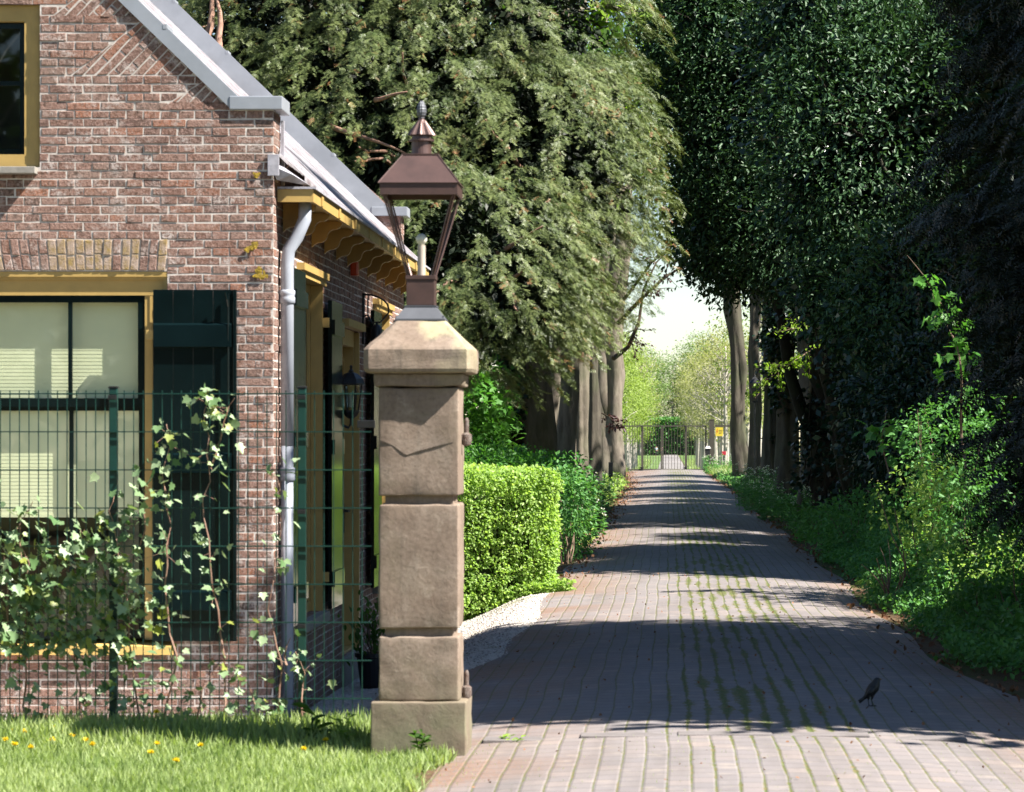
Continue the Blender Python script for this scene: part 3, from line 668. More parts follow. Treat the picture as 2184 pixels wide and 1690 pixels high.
# back wall, left wall, inner skin: plain brick coloured shells closing the house
cl = MB(); cl.cr = 0.4
cl.box((HX0, HY1-.30, ZB), (HX1-.003, HY1+.003, ZS)); cl.box((HX0-.002, HY0+.003, ZB), (HX0+.25, HY1, 3.1))
cl.poly([(HX0, HY1, ZS), (HX1-(.0), HY1, ZS), (RX, HY1, RZ)]); cl.poly([(HX0, HY1-.3, ZS), (xs_sh, HY1-.3, ZS), (RX, HY1-.3, RZ)])
cl.build('rear_wall', M['brick'], house)
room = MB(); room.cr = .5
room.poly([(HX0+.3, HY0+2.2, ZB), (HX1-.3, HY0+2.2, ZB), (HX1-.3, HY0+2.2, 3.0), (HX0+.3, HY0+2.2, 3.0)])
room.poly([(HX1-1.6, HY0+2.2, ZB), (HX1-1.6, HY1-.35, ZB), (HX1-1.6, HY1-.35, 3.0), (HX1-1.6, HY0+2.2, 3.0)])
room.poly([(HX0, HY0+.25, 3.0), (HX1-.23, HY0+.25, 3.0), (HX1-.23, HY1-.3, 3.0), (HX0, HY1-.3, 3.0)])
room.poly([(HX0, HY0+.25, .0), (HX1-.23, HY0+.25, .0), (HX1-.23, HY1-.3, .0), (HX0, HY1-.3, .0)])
room.poly([(HX0+.3, HY0+1.2, 3.0), (HX1-.3, HY0+1.2, 3.0), (RX, HY0+1.2, RZ-.2)]); room.build('inner_wall', M['roomdark'], house)  # dark attic wall added to block daylight showing through the tiles
# ---- roof: pantiles, one slope each side
rf = MB()
def roof_side(sgn):
    n_r, n_c = 17, 46; Y0, Y1 = HY0+.22, HY1-.25
    xe, ze = HX1+0.235, 3.19
    L = (RX-xe, RZ-.02-ze); ln = math.hypot(*L)
    for r in range(n_r):
        for c in range(n_c):
            y0 = Y0+(Y1-Y0)*c/n_c; y1 = Y0+(Y1-Y0)*(c+1)/n_c; t0 = r/n_r; t1 = (r+1.12)/n_r; dz = random.uniform(-.006, .006)
            V = []
            for t, lift in ((t0, 0.05), (min(t1, 1.0), 0.0)):
                for k in range(6):
                    a = k/5; h = 0.035*math.cos(a*2*math.pi+0.6)+lift+dz
                    x = xe+L[0]*t; z = ze+L[1]*t
                    V.append(((x-L[1]/ln*h) if sgn > 0 else (2*RX-x+L[1]/ln*h*1.0), y0+(y1-y0)*a, z-L[0]/ln*h*1.0))
            V += [(v[0], v[1], v[2]-.03) for v in V[:6]]
            rf.idx(V, [(k, k+1, k+7, k+6) for k in range(5)]+[(k+12, k+13, k+1, k) for k in range(5)])
roof_side(1); roof_side(-1)
rf.build('roof', M['tiles'], house, smooth=False)
# moss and lead ridge
rb = MB(); rb.tube([(RX, HY0+.3, RZ+.05), (RX, HY1-.25, RZ+.05)], .09, 10); rb.build('ridge', M['tiles'], house)
# ---- zinc coping on both gables
def coping(ya, yb, name, inner):
    c = MB(); t = Vector((1, -GS)) .normalized(); nn = Vector((GS, 1)).normalized()
    def strip(u0, n0, u1, n1, y0, y1):   # box along the rake, in (across-rake n) coordinates
        top = Vector((RX, RZ)); bot = Vector((xs_sh, ZS))
        for side in (1, -1):
            P = []
            for y in (y0, y1):
                for (p, q) in ((top, n0), (bot, n0), (bot, n1), (top, n1)):
                    v = p+nn*q; x = v.x if side > 0 else 2*RX-v.x; P.append((x, y, v.y))
            c.idx(P, [(0,1,2,3), (7,6,5,4), (0,4,5,1), (1,5,6,2), (2,6,7,3), (3,7,4,0)])
    if inner: strip(0, -0.012, 0, 0.078, ya-.022, ya+.03); strip(0, 0.06, 0, 0.075, ya+.03, yb-.12)
    else: strip(0, -0.02, 0, 0.15, ya-.022, ya+.03); strip(0, 0.13, 0, 0.147, ya+.03, yb)
    for k in range(1, 5):                             # standing joints
        p = Vector((xs_sh, ZS)).lerp(Vector((RX, RZ)), k/4.6)+nn*(.085 if inner else .155); c.box((p.x-.012, ya-.024, p.y-.03), (p.x+.012, yb-.12, p.y-.0))
    zc0, zc1 = ZW(235, HY0), ZW(206, HY0)
    xr = XW(598, HY0-.05); c.box((xs_sh-.03, ya-.028, zc0), (xr+.01, yb+.03, zc1), 0.006)
    xl = 2*RX-xs_sh; c.box((2*RX-xr-.01, ya-.028, zc0), (xl+.03, yb+.03, zc1), 0.006)
    c.build(name, M['zinc'], house)
coping(HY0, HY0+.36, 'gable_coping', 1); coping(HY1-.30, HY1, 'gable_coping', 0)
# lead apron under the parapet end
lf = MB()
lf.box((XW(571, HY0-.01), HY0-.024, ZW(376, HY0)), (XW(596, HY0), HY0-.010, ZW(330, HY0)), .003)
lf.idx([(HX1-.02, HY0-.02, ZW(352, HY0)), (HX1+.12, HY0+.02, ZW(372, HY0)), (HX1+.22, HY0+.2, ZW(392, HY0)), (HX1+.02, HY0+.02, ZW(384, HY0)), (HX1+.02, HY0+.3, ZW(345, HY0))], [(0,1,3), (0,4,1), (4,2,1), (3,1,2)])
lf.box((HX1+.011, HY0+.32, 3.20), (HX1+.03, HY0+.37, 3.62))
lf.build('lead_flashing', M['lead_light'], house)
# lichen spots
lc = MB()
for (px, py, r) in ((542, 522, 8), (536, 529, 6), (555, 582, 12), (561, 590, 9), (548, 588, 7), (546, 373, 8), (527, 533, 5), (552, 576, 8)):
    for k in range(26):
        a = random.uniform(0, 6.28); q = min(abs(random.gauss(0, .5)), 1.1)*r; c = W(px+math.cos(a)*q, py+math.sin(a)*q*.7, HY0-.012-random.random()*.006); s = random.uniform(.006, .013)
        lc.poly([c+Vector((math.cos(t)*s*random.uniform(.7, 1.3), random.uniform(-.002, .002), math.sin(t)*s)) for t in (0, 1.05, 2.1, 3.14, 4.2, 5.25)])
for i in range(0):   # yellowish crust on arch soldiers
    px = random.choice([150, 152, 165, 190, 200, 205, 232, 70, 85, 220, 300, 308])+random.gauss(0, 5); c = W(px, random.uniform(514, 572), HY0-.0125-random.random()*.004); s = random.uniform(.003, .009)
    lc.poly([c+Vector((math.cos(t)*s*random.uniform(.7, 1.3), 0, math.sin(t)*s)) for t in (0, 1.05, 2.1, 3.14, 4.2, 5.25)])
tag(lc.build('lichen', M['lichen'], house), kind='stuff')

# ---- front windows
def fr_ring(mb, u0, v0, u1, v1, t, d0, d1, P, tt=None, tb=None):
    """rectangular frame of four butted members, between depths d0..d1 (outward)"""
    tt = t if tt is None else tt; tb = t if tb is None else tb
    for (a, b, c, d) in ((u0, v0, u0+t, v1), (u1-t, v0, u1, v1), (u0+t, v1-tt, u1-t, v1), (u0+t, v0, u1-t, v0+tb)):
        pbox(mb, a, b, c, d, d0, d1, P)
def pbox(mb, u0, v0, u1, v1, d0, d1, P, bev=0.0):
    a, b = P(u0, v0, d0), P(u1, v1, d1); mb.box((a.x, a.y, a.z), (b.x, b.y, b.z), bev)
PF = fw.P; PS = sw.P
# lower window
w = empty('window', None, None); w.parent = house
def X_(px): return XW(px, HY0)
def Z_(py): return ZW(py, HY0)
a = MB()
u0, v0, u1, v1 = win_lo
pbox(a, u0, Z_(630), u1, v1-.001, -.16, -.028, PF)                           # head board
pbox(a, u0, v1-.035, u1, v1-.002, -.027, -.002, PF)                         # cornice moulding
pbox(a, u0, v1-.052, u1, v1-.036, -.027, -.014, PF)
pbox(a, u1-.022, Z_(640), u1, v1-.053, -.027, -.010, PF)
pbox(a, X_(307), v0, X_(357), Z_(630)-.001, -.16, -.035, PF)                 # right jamb
pbox(a, X_(318), v0, X_(324), Z_(630)-.001, -.0345, -.029, PF)
pbox(a, u0, v0, u0+.15, Z_(630)-.001, -.16, -.035, PF)
a.build('window_frame', M['yellow'], w)
b = MB(); xc = X_(147); xl, xr = u0+.15, X_(307)
zt, zb, zm = Z_(630), v0+.005, Z_(868)
for (d0, d1, z0, z1) in ((-.075, -.040, zm, zt), (-.108, -.078, zb, zm+.02)):
    fr_ring(b, xl, z0, xr, z1, .045, d0, d1, PF, tt=.045, tb=.055)
    for xm in (xc, xc-1.0): pbox(b, xm-.013, z0+.05, xm+.013, z1-.045, d0+.004, d1-.004, PF)
b.build('sash', M['green'], w)
g = MB()
g.poly([PF(xl, zm, -.058), PF(xr, zm, -.058), PF(xr, zt, -.058), PF(xl, zt, -.058)]); g.poly([PF(xl, zb, -.093), PF(xr, zb, -.093), PF(xr, zm+.01, -.093), PF(xl, zm+.01, -.093)])
g.build('pane', M['glass'], w)
bl = MB(); z = Z_(1098)
while z < zt: 
    bl.poly([PF(xl-.02, z, -.118), PF(xr+.02, z, -.118), PF(xr+.02, z+.0238, -.1195), PF(xl-.02, z+.0238, -.1195)], .5); z += .0235
pbox(bl, xl-.02, Z_(1098)-.02, xr+.02, Z_(1098), -.14, -.116, PF)
bl.build('blind', M['blind'], w)
s = MB(); x0, z0, x1, z1 = sill_h
p0, p1 = PF(x0, z0+.002, 0), PF(x1-.003, z1, 0)
for (xa, xb) in ((x0, X_(200)), (X_(201), x1-.003)):
    s.idx([(xa, HY0+.16, z0), (xb, HY0+.16, z0), (xb, HY0-.055, z0), (xa, HY0-.055, z0), (xa, HY0+.16, z1+.012), (xb, HY0+.16, z1+.012), (xb, HY0-.055, z1-.035), (xa, HY0-.055, z1-.035)], [(0,1,2,3),(4,7,6,5),(3,2,6,7),(1,0,4,5),(2,1,5,6),(0,3,7,4)])
s.build('sill', simple('cream_yellow_sill', (0.62,0.42,0.13), 0.5, 0.08, 12, 0.15), w)
# upper window
w2 = empty('window', None, None); w2.parent = house
a = MB(); u0, v0, u1, v1 = win_up
fr_ring(a, u0, v0, u1, v1, .105, -.14, -.03, PF, tb=.085); a.build('window_frame', M['yellow'], w2)
b = MB(); fr_ring(b, u0+.105, v0+.085, u1-.105, v1-.105, .04, -.12, -.085, PF)
pbox(b, u0+.14, (v0+v1)/2+.01, u1-.14, (v0+v1)/2+.04, -.115, -.09, PF); pbox(b, (u0+u1)/2-.02, v0+.12, (u0+u1)/2+.02, v1-.14, -.116, -.089, PF); b.build('sash', M['green'], w2)
g = MB(); g.poly([PF(u0+.1, v0+.08, -.105), PF(u1-.1, v0+.08, -.105), PF(u1-.1, v1-.1, -.105), PF(u0+.1, v1-.1, -.105)]); g.build('pane', M['glass'], w2)
s = MB(); s.box((sill_u[0], HY0+.15, sill_u[1]+.002), (sill_u[2], HY0-.09, sill_u[3]-.002), .004); s.build('sill', M['sill_stone'], w2)
# shutter on the front, right of the window
sh = empty('shutter', None, None); sh.parent = house
a = MB(); x0, x1, z0, z1 = X_(329), X_(507), Z_(1367), Z_(619)
nb = 4
for i in range(nb):
    xa = x0+(x1-x0-.022)*i/nb; a.box((xa+.001, HY0-.052, z0), (xa+(x1-x0-.022)/nb-.001, HY0-.025, z1), .002)
a.box((x1-.022, HY0-.062, z0), (x1, HY0-.022, z1), .003)
a.build('board_panel', M['green'], sh)
for (ya, yb) in ((690, 742), (966, 1010), (1258, 1302)):
    a = MB()
    za, zb_ = Z_(yb), Z_(ya); x_a, x_b = x0+.005, x1-.032
    a.idx([(x_a, HY0-.053, za), (x_b, HY0-.053, za), (x_b, HY0-.053, zb_), (x_a, HY0-.053, zb_), (x_a, HY0-.082, za+.004), (x_b, HY0-.082, za+.004), (x_b, HY0-.076, zb_-.014), (x_a, HY0-.076, zb_-.014)], [(4,5,6,7), (7,6,2,3), (0,1,5,4), (1,2,6,5), (3,0,4,7)])
    a.build('batten', M['green'], sh)
for y in (715, 1285):
    a = MB(); a.box((x0-.045, HY0-.060, Z_(y)-.03), (x0+.004, HY0-.034, Z_(y)+.03), .003); a.build('hinge', M['yellow'], sh)
a = MB(); a.tube([(x1-.05, HY0-.075, Z_(1360)), (x1-.05, HY0-.075, Z_(628))], .006, 6); a.tube([(x1-.05, HY0-.075, Z_(655)), (x1-.055, HY0-.1, Z_(640)), (x1-.065, HY0-.1, Z_(626))], .007, 6)
a.build('bolt', M['green'], sh)

# ---- side windows, door, shutters
def side_window(hole, glass_dark=True):
    w = empty('window', None, None); w.parent = house; a = MB(); y0, v0, y1, v1 = hole
    fr_ring(a, y0, v0, y1, v1, .07, -.17, -.075, PS, tt=.11)
    pbox(a, y0-.05, v1+.002, y1+.05, v1+.05, .0, .055, PS); pbox(a, y0-.03, v1-.04, y1+.03, v1+.001, 0.006, .035, PS)
    pbox(a, y0, v1-.035, y1, v1, -.074, .0055, PS)
    pbox(a, y1-.030, v0, y1-.001, v1-.036, -.074, .012, PS)
    a.build('window_frame', M['yellow'], w)
    b = MB(); zm = (v0+v1)/2+.1
    for (za, zb_, d) in ((zm, v1-.11, -.12), (v0+.07, zm+.03, -.15)):
        fr_ring(b, y0+.07, za, y1-.07, zb_, .05, d-.015, d+.02, PS); pbox(b, (y0+y1)/2-.013, za+.05, (y0+y1)/2+.013, zb_-.05, d-.008, d+.014, PS)
    b.build('sash', M['green'], w)
    g = MB(); g.poly([PS(y0+.07, v0+.07, -.14), PS(y1-.07, v0+.07, -.14), PS(y1-.07, v1-.1, -.14), PS(y0+.07, v1-.1, -.14)]); g.build('pane', M['glass'], w)
    s = MB(); pbox(s, y0-.05, v0-.075, y1+.05, v0-.002, -.16, .06, PS, .005); s.build('sill', M['sill_stone'], w)
side_window(WA); side_window(WB)
def side_shutter(y0, y1, z0, z1, dep):
    t = empty('shutter', None, None); t.parent = house; a = MB(); n = 4
    for i in range(n):
        ya = y0+(y1-y0)*i/n; pbox(a, ya+.001, z0, ya+(y1-y0)/n-.001, z1, dep, dep+.03, PS)
    a.build('board_panel', M['green'], t)
    for z in (z0+.16, (z0+z1)/2, z1-.25): b = MB(); pbox(b, y0+.02, z, y1-.02, z+.11, dep+.03, dep+.05, PS); b.build('batten', M['green'], t)
    for z in (z0+.2, z1-.2):
        h = MB(); pbox(h, y0-.03 if abs(y0-WA[2]) < .1 or abs(y0-WB[2]) < .1 else y1-.02, z, (y0+.02) if abs(y0-WA[2]) < .1 or abs(y0-WB[2]) < .1 else y1+.03, z+.07, .005, dep+.01, PS); h.build('hinge', M['yellow'], t)
side_shutter(21.68, 22.43, .30, 2.68, .03); side_shutter(24.03, 24.80, .30, 2.56, .045); side_shutter(27.42, 28.17, .30, 2.62, .05); side_shutter(29.8, 30.5, .3, 2.62, .04)
d = empty('door', None, None); d.parent = house
y0, v0, y1, v1 = DR; a = MB(); fr_ring(a, y0, v0, y1, v1, .09, -.18, -.03, PS, tt=.13, tb=.02); pbox(a, y0-.04, v1+.002, y1+.04, v1+.06, 0, .06, PS); pbox(a, y1-.05, v0, y1-.002, v1-.01, -.029, .012, PS)
a.build('door_frame', M['yellow'], d)
a = MB(); pbox(a, y0+.09, v0+.02, y1-.09, v1-.13, -.16, -.11, PS)
for (ya, yb, za, zb_) in ((y0+.2, y1-.2, v0+.2, .75), (y0+.2, y1-.2, .95, v1-.5), (y0+.2, y1-.2, v1-.42, v1-.22)): fr_ring(a, ya, za, yb, zb_, .03, -.11, -.095, PS)
a.build('door_leaf', M['yellow_dark'], d)
a = MB(); pbox(a, y1-.17, .78, y1-.13, 1.02, -.11, -.098, PS); pbox(a, y1-.3, .95, y1-.14, .97, -.07, -.05, PS); pbox(a, y1-.16, .95, y1-.14, .97, -.098, -.05, PS); a.build('handle', M['black'], d)
a = MB(); pbox(a, y0-.06, -.42, y1+.06, v0-.002, -.18, .03, PS, .01); a.build('threshold', M['sill_stone'], d)

# ---- eaves: boxed gutter, scroll brackets, downpipe
a = MB(); gy0, gy1 = HY0+.12, HY1-.02; xo = HX1+.245
zt_, zb_ = ZW(404, gy0), ZW(431, gy0)
a.box((HX1+.012, gy0, zb_), (xo, gy0+.03, zt_)); a.box((xo-.03, gy0+.031, zb_), (xo, gy1, zt_))
a.box((HX1+.012, gy0+.031, zb_+.012), (xo-.031, gy1, zb_+.03))
for k in range(9): yk = gy0+.45+k*1.15; a.box((xo+.001, yk, zb_+.004), (xo+.010, yk+.10, zt_-.004))
a.build('eaves_box', M['yellow'], house)
a = MB(); a.box((HX1+.012, gy0-.012, zt_+.001), (xo+.014, gy0+.02, zt_+.016)); a.box((xo-.006, gy0+.021, zt_+.001), (xo+.014, gy1, zt_+.016)); a.box((xo+.0145, gy0-.012, zt_-.002), (xo+.019, gy1, zt_+.016))
a.build('gutter_lining', M['lead_light'], house)
y = HY0+.42
while y < HY1-.2:
    a = MB(); pts = []
    for q in ((.226,-.022),(.215,-.045),(.19,-.058),(.165,-.06),(.142,-.070),(.128,-.090),(.122,-.115),(.108,-.138),(.082,-.150),(.055,-.154),(.032,-.166)): pts.append(q)
    prof = [(0.013, -.001)] + [(0.225, -.001)] + pts + [(0.013, -.185)]
    V = [(HX1+p[0], yy, zb_+p[1]+.01) for yy in (y, y+.055) for p in prof]; n = len(prof)
    a.idx(V, [tuple(range(n)), tuple(range(n, 2*n))[::-1]] + [(i, (i+1) % n, n+(i+1) % n, n+i) for i in range(n)])
    a.build('eaves_bracket', M['yellow_dark'], house); y += .86
dp = MB(); px_, py_ = HX1+.058, HY0+.27
dp.tube([(HX1+.17, HY0+.30, zb_+.005), (HX1+.17, HY0+.29, zb_-.10), (HX1+.12, HY0+.28, zb_-.22), (px_+.01, py_, zb_-.30), (px_, py_, zb_-.40), (px_, py_, 1.5)], .043, 16)
dp.tube([(px_, py_, 1.52), (px_, py_, -.45)], .041, 16)
for z in (ZW(632, py_), ZW(1010, py_), ZW(1400, py_)):
    dp.lathe((px_, py_, z), [(.044, -.05), (.052, -.045), (.052, -.01), (.047, 0), (.052, .01), (.052, .035), (.044, .04)], 18); dp.box((HX1+.005, py_-.012, z-.02), (px_, py_+.012, z+.01))
dp.build('downpipe', M['pipe'], house, smooth=True)
# small red alarm on the wall
al = MB(); yy = 26.1; al.box((HX1+.012, yy-.05, 2.84), (HX1+.075, yy+.05, 2.95), .012); o = al.build('alarm_light', M['redplastic'], None, world_origin=(HX1, yy, 2.84)); tag(o, 'small orange red alarm light under the eaves on the shaded side wall of the cottage', 'alarm light')
# wall lantern beside the door
wl_ = empty('wall_lantern', 'black six sided wall lantern beside the cottage door, behind the gate pillar', 'wall lamp', (-2.43, 25.15, 1.55))
lx, ly = -2.43, 25.15
a = MB(); a.lathe((lx, ly, 2.0), [(.004, .11), (.012, .10), (.008, .08), (.02, .065), (.02, .055), (.05, .045), (.09, .005), (.105, -.03), (.105, -.04), (.085, -.042)], 6); a.build('roof', M['black'], wl_)
a = MB()
for k in range(6):
    t = k*math.pi/3; a.tube([(lx+.082*math.cos(t), ly+.082*math.sin(t), 1.96), (lx+.055*math.cos(t), ly+.055*math.sin(t), 1.76)], .006, 5)
a.lathe((lx, ly, 1.70), [(.02, 0), (.045, .02), (.062, .05), (.062, .065), (.03, .066)], 6); a.box((HX1+.013, ly-.05, 1.58), (HX1+.028, ly+.05, 1.80), .004); a.tube([(HX1+.02, ly, 1.66), (lx-.02, ly, 1.63), (lx, ly, 1.66), (lx, ly, 1.71)], .011, 8)
a.build('cage', M['black'], wl_)
a = MB(); a.lathe((lx, ly, 1.765), [(.05, 0), (.072, .19)], 6); a.build('pane', M['glass'], wl_); a = MB(); a.lathe((lx, ly, 1.78), [(.004,.0),(.02, .01), (.022, .09), (.004, .12)], 10); a.build('bulb', M['bulb'], wl_)
# bell on a scrolled bracket
by = 27.15; bx = HX1+.125; bt = ZW(692, by)
be = empty('wall_bell', 'black iron bell hanging in a looped bracket on the cottage side wall', 'bell', (bx, by, bt-.2))
a = MB(); z0 = ZW(700, by)
a.tube([(HX1+.012, by, ZW(735, by)), (HX1+.014, by, ZW(626, by))], .009, 6)
a.tube([(HX1+.014, by, ZW(628, by))]+[(HX1+.014+.21*math.sin(t*.5*math.pi), by, ZW(628, by)-.10*(1-math.cos(t*.5*math.pi))*1.2) for t in (.2,.4,.6,.8,1.0)]+[(HX1+.222, by, ZW(668, by)), (HX1+.19, by, ZW(678, by)), (bx+.03, by, ZW(688, by)), (bx-.04, by, ZW(688, by)), (HX1+.05, by, ZW(672, by)), (HX1+.014, by, ZW(676, by))], .008, 6)
a.build('bracket', M['black'], be)
a = MB(); a.lathe((bx, by, bt-.17), [(.075, 0), (.066, .012), (.052, .05), (.047, .11), (.042, .145), (.022, .165), (.008, .17), (.008, .185)], 20); a.build('bell_body', M['black'], be, smooth=True)
a = MB(); a.lathe((bx, by, bt-.20), [(.004, .04), (.016, .02), (.014, .0)], 10); a.build('clapper', M['black'], be)
# plant pot by the door
pp = Vector((-2.27, 25.35, gz(-2.27, 25.35)))
pt = empty('plant_pot', 'black plastic plant pot with a leafy green plant on the gravel by the cottage door', 'potted plant', pp)
a = MB(); a.lathe(pp, [(.105, 0), (.135, .24), (.15, .245), (.15, .275), (.135, .275), (.13, .23)], 22); a.build('pot', M['terracotta'], pt)
P_ = np.array(pp)+np.array([0,0,.40])+rng.normal(size=(220, 3))*np.array([.10,.10,.11]); ax, nr = leafdirs(norm(P_-np.array(pp)), .7, -.3, .7); scatter('leaves', T_broad(.5), P_, ax, nr, rng.uniform(.04, .08, 220), M['fresh_d'], pt)
a = MB()
for k in range(9): a.tube(limb_pts(pp+Vector((0,0,.22)), pp+Vector((random.uniform(-.14,.14), random.uniform(-.14,.14), random.uniform(.4,.6))), 4), .004, 4)
a.build('stem', M['twig'], pt)

# ================================================================== GATE PILLAR with lantern
PY = 16.2                                       # front face of the plinth / cap
sP = F/PY
def px_x(px, Y=PY): return XW(px, Y)
pcx = px_x(893, 16.27); pcy = PY+.27; HW = .199  # shaft half width
pil = empty('gate_pillar', 'weathered sandstone gate pillar with stacked rusticated blocks and wide sloping cap', 'gate pillar', (pcx, pcy, gz(pcx, pcy)))
FY = pcy-HW
def zP(py): return ZW(py, FY)
def block(name, hw, z0, z1, bev, sub=7, amp=.006):
    bm = bmesh.new(); bmesh.ops.create_cube(bm, size=1)
    for v in bm.verts: v.co = Vector((v.co.x*hw*2, v.co.y*hw*2, v.co.z*(z1-z0)))
    bmesh.ops.bevel(bm, geom=bm.edges[:], offset=bev, segments=3, affect='EDGES', profile=.6)
    bmesh.ops.subdivide_edges(bm, edges=bm.edges[:], cuts=sub, use_grid_fill=True)
    for v in bm.verts:
        p = v.co+Vector((0, 0, (z0+z1)/2)); nn_ = mnoise.noise(p*9+Vector((3, 1, 2)))*amp+mnoise.noise(p*28)*amp*.5
        ed = min(hw-abs(v.co.x), hw-abs(v.co.y))+min((z1-z0)/2-abs(v.co.z), .03); chip = max(0, mnoise.noise(p*17+Vector((7, 0, 1)))-.25)*.028*max(0, 1-ed/.035) if amp else 0
        v.co += v.normal*(nn_-chip)
    a = MB(); bm.verts.index_update(); a.idx([(v.co.x+pcx, v.co.y+pcy, v.co.z+(z0+z1)/2) for v in bm.verts], [tuple(v.index for v in f.verts) for f in bm.faces], .5); bm.free()
    return a.build(name, M['stone'], pil, smooth=True)
block('plinth', .236, -.12, ZW(1499, PY), .012)
block('block', HW, ZW(1499, PY)+.001, zP(1358), .014)
block('block', HW, zP(1341), zP(1076), .016)
block('block', HW, zP(1058), zP(826), .014)
block('joint', HW-.03, zP(1358)-.004, zP(1341)+.004, .002, 1, 0); block('joint', HW-.03, zP(1076)-.004, zP(1058)+.004, .002, 1, 0)
block('necking', HW+.022, zP(826)+.001, zP(797), .010, 3)
# cap: square slab with clipped corners and steep weathered slope
def capmesh():
    hw, c = .270, .028; z0, z1, z2 = zP(797)+.001, zP(741), zP(683); prof = [(hw-.03, z0), (hw-.006, z0+.006), (hw, z0+.022), (hw, z1-.012), (hw-.008, z1), (.128, z2-.004), (.118, z2)]
    bm = bmesh.new(); rings = []
    for (h, z) in prof:
        cc = c*(h/hw); r = []
        for (sx, sy) in ((-1,-1),(1,-1),(1,1),(-1,1)):
            q = [(sx*h, sy*(h-cc)), (sx*(h-cc), sy*h)]
            if (sx*sy) < 0: q = q[::-1]
            r += q
        rings.append([bm.verts.new((x, y, z)) for x, y in r])
    for a_, b_ in zip(rings, rings[1:]):
        for i in range(8): bm.faces.new((a_[i], a_[(i+1) % 8], b_[(i+1) % 8], b_[i]))
    bm.faces.new(rings[-1]); bm.faces.new(rings[0][::-1]); bmesh.ops.recalc_face_normals(bm, faces=bm.faces[:])
    bmesh.ops.subdivide_edges(bm, edges=bm.edges[:], cuts=5, use_grid_fill=True)
    for v in bm.verts: v.co += v.normal*(mnoise.noise(v.co*8)*.005+mnoise.noise(v.co*25)*.003)
    bm.verts.index_update(); a = MB(); a.idx([(v.co.x+pcx, v.co.y+pcy, v.co.z) for v in bm.verts], [tuple(v.index for v in f.verts) for f in bm.faces], .5); bm.free(); return a
capmesh().build('cap', M['stone'], pil, smooth=False)
# old repaired cracks and tooling lines
a = MB()
def crack(pts, w=.0013):
    for (p, q) in zip(pts, pts[1:]):
        A, B = W(*p, FY-.0035), W(*q, FY-.0035); n = (B-A).normalized(); t = Vector((-n.z, 0, n.x))*w; a.idx([A-t, B-t, B+t, A+t, A-t+Vector((0,.01,0)), B-t+Vector((0,.01,0)), B+t+Vector((0,.01,0)), A+t+Vector((0,.01,0))], [(0,1,2,3),(0,4,5,1),(2,6,7,3)])
crack([(812, 940), (838, 951), (862, 969), (868, 971), (888, 964), (940, 950), (966, 944)])
a.build('crack', simple('dark_crack_mortar', (0.05,0.038,0.03), .9, .1, 9, .1), pil)  # crack drawn as a thin strip of dark mortar
for (py_, zz) in ((925, 0), (1470, 0)):
    a = MB(); z = zP(py_); x = pcx+HW
    a.box((x-.01, pcy-.02, z-.035), (x+.022, pcy+.02, z-.005), .004); a.lathe((x+.026, pcy, z-.05), [(.010, -.012), (.022, -.006), (.026, .01), (.026, .045), (.016, .052), (.0115, .055), (.0115, .115), (.006, .13)], 14)
    a.build('hinge_pin', M['rust'], pil, smooth=False)
# ---- lantern on the pillar
ln_ = empty('lantern', 'tapering four sided copper lantern with pine cone finial standing on the gate pillar cap', 'lantern', (pcx, pcy, zP(683)))
LX, LY = px_x(899, pcy), pcy
def zL(py): return ZW(py, pcy)
def wL(p): return p/2*pcy/F
a = MB(); a.frustum((LX, LY), wL(104), wL(104), zL(682), wL(64), wL(64), zL(656)); a.box((LX-wL(106), LY-wL(106), zL(686)), (LX+wL(106), LY+wL(106), zL(682)-.0005)); a.box((LX-wL(68), LY-wL(68), zL(656)+.0005), (LX+wL(68), LY+wL(68), zL(653)))
for sx in (-1, 1): a.lathe((LX+sx*wL(100), LY-wL(98), zL(681)), [(.004, 0), (.004, .012), (.001, .014)], 8)
a.build('foot', M['lead'], ln_)
a = MB(); a.box((LX-wL(60), LY-wL(60), zL(653)+.0005), (LX+wL(60), LY+wL(60), zL(598)), .003); a.box((LX-wL(64), LY-wL(64), zL(598)+.0005), (LX+wL(64), LY+wL(64), zL(589)), .002)
a.build('box', M['copper'], ln_)
a = MB()
for sx in (-1, 1):
    for sy in (-1, 1):
        p, q = Vector((LX+sx*wL(56), LY+sy*wL(56), zL(590))), Vector((LX+sx*wL(158), LY+sy*wL(158), zL(408)))
        for dx in (0, .011*(-sx)): a.tube([p+Vector((dx, 0, 0)), q+Vector((dx, 0, 0))], .0045, 4)
        a.tube([p+Vector((0, .011*-sy, 0)), q+Vector((0, .011*-sy, 0))], .0045, 4)
a.build('frame', M['copper'], ln_)
a = MB(); hw = wL(164); z0, z1 = zL(421), zL(396)
for (q0, q1, q2, q3) in ((-hw, -hw, hw, -hw+.008), (-hw, hw-.008, hw, hw), (-hw, -hw+.008, -hw+.008, hw-.008), (hw-.008, -hw+.008, hw, hw-.008)): a.box((LX+q0, LY+q1, z0), (LX+q2, LY+q3, z1-.0005))
a.frustum((LX, LY), wL(170), wL(170), z1, wL(74), wL(74), zL(334)); a.box((LX-wL(78), LY-wL(78), zL(334)+.0003), (LX+wL(78), LY+wL(78), zL(331)))
for sx in (-1, 1):
    for sy in (-1, 1): a.tube([(LX+sx*wL(170), LY+sy*wL(170), z1), (LX+sx*wL(74), LY+sy*wL(74), zL(333))], .003, 5)
a.build('roof', M['copper'], ln_)
a = MB(); b = zL(331)
a.lathe((LX, LY, b), [(wL(44), 0), (wL(42), .035), (wL(42), zL(303)-b), (wL(54), zL(302)-b), (wL(54), zL(298)-b), (wL(42), zL(297)-b), (wL(40), zL(288)-b)], 24)
a.build('chimney', M['copper'], ln_, smooth=False)
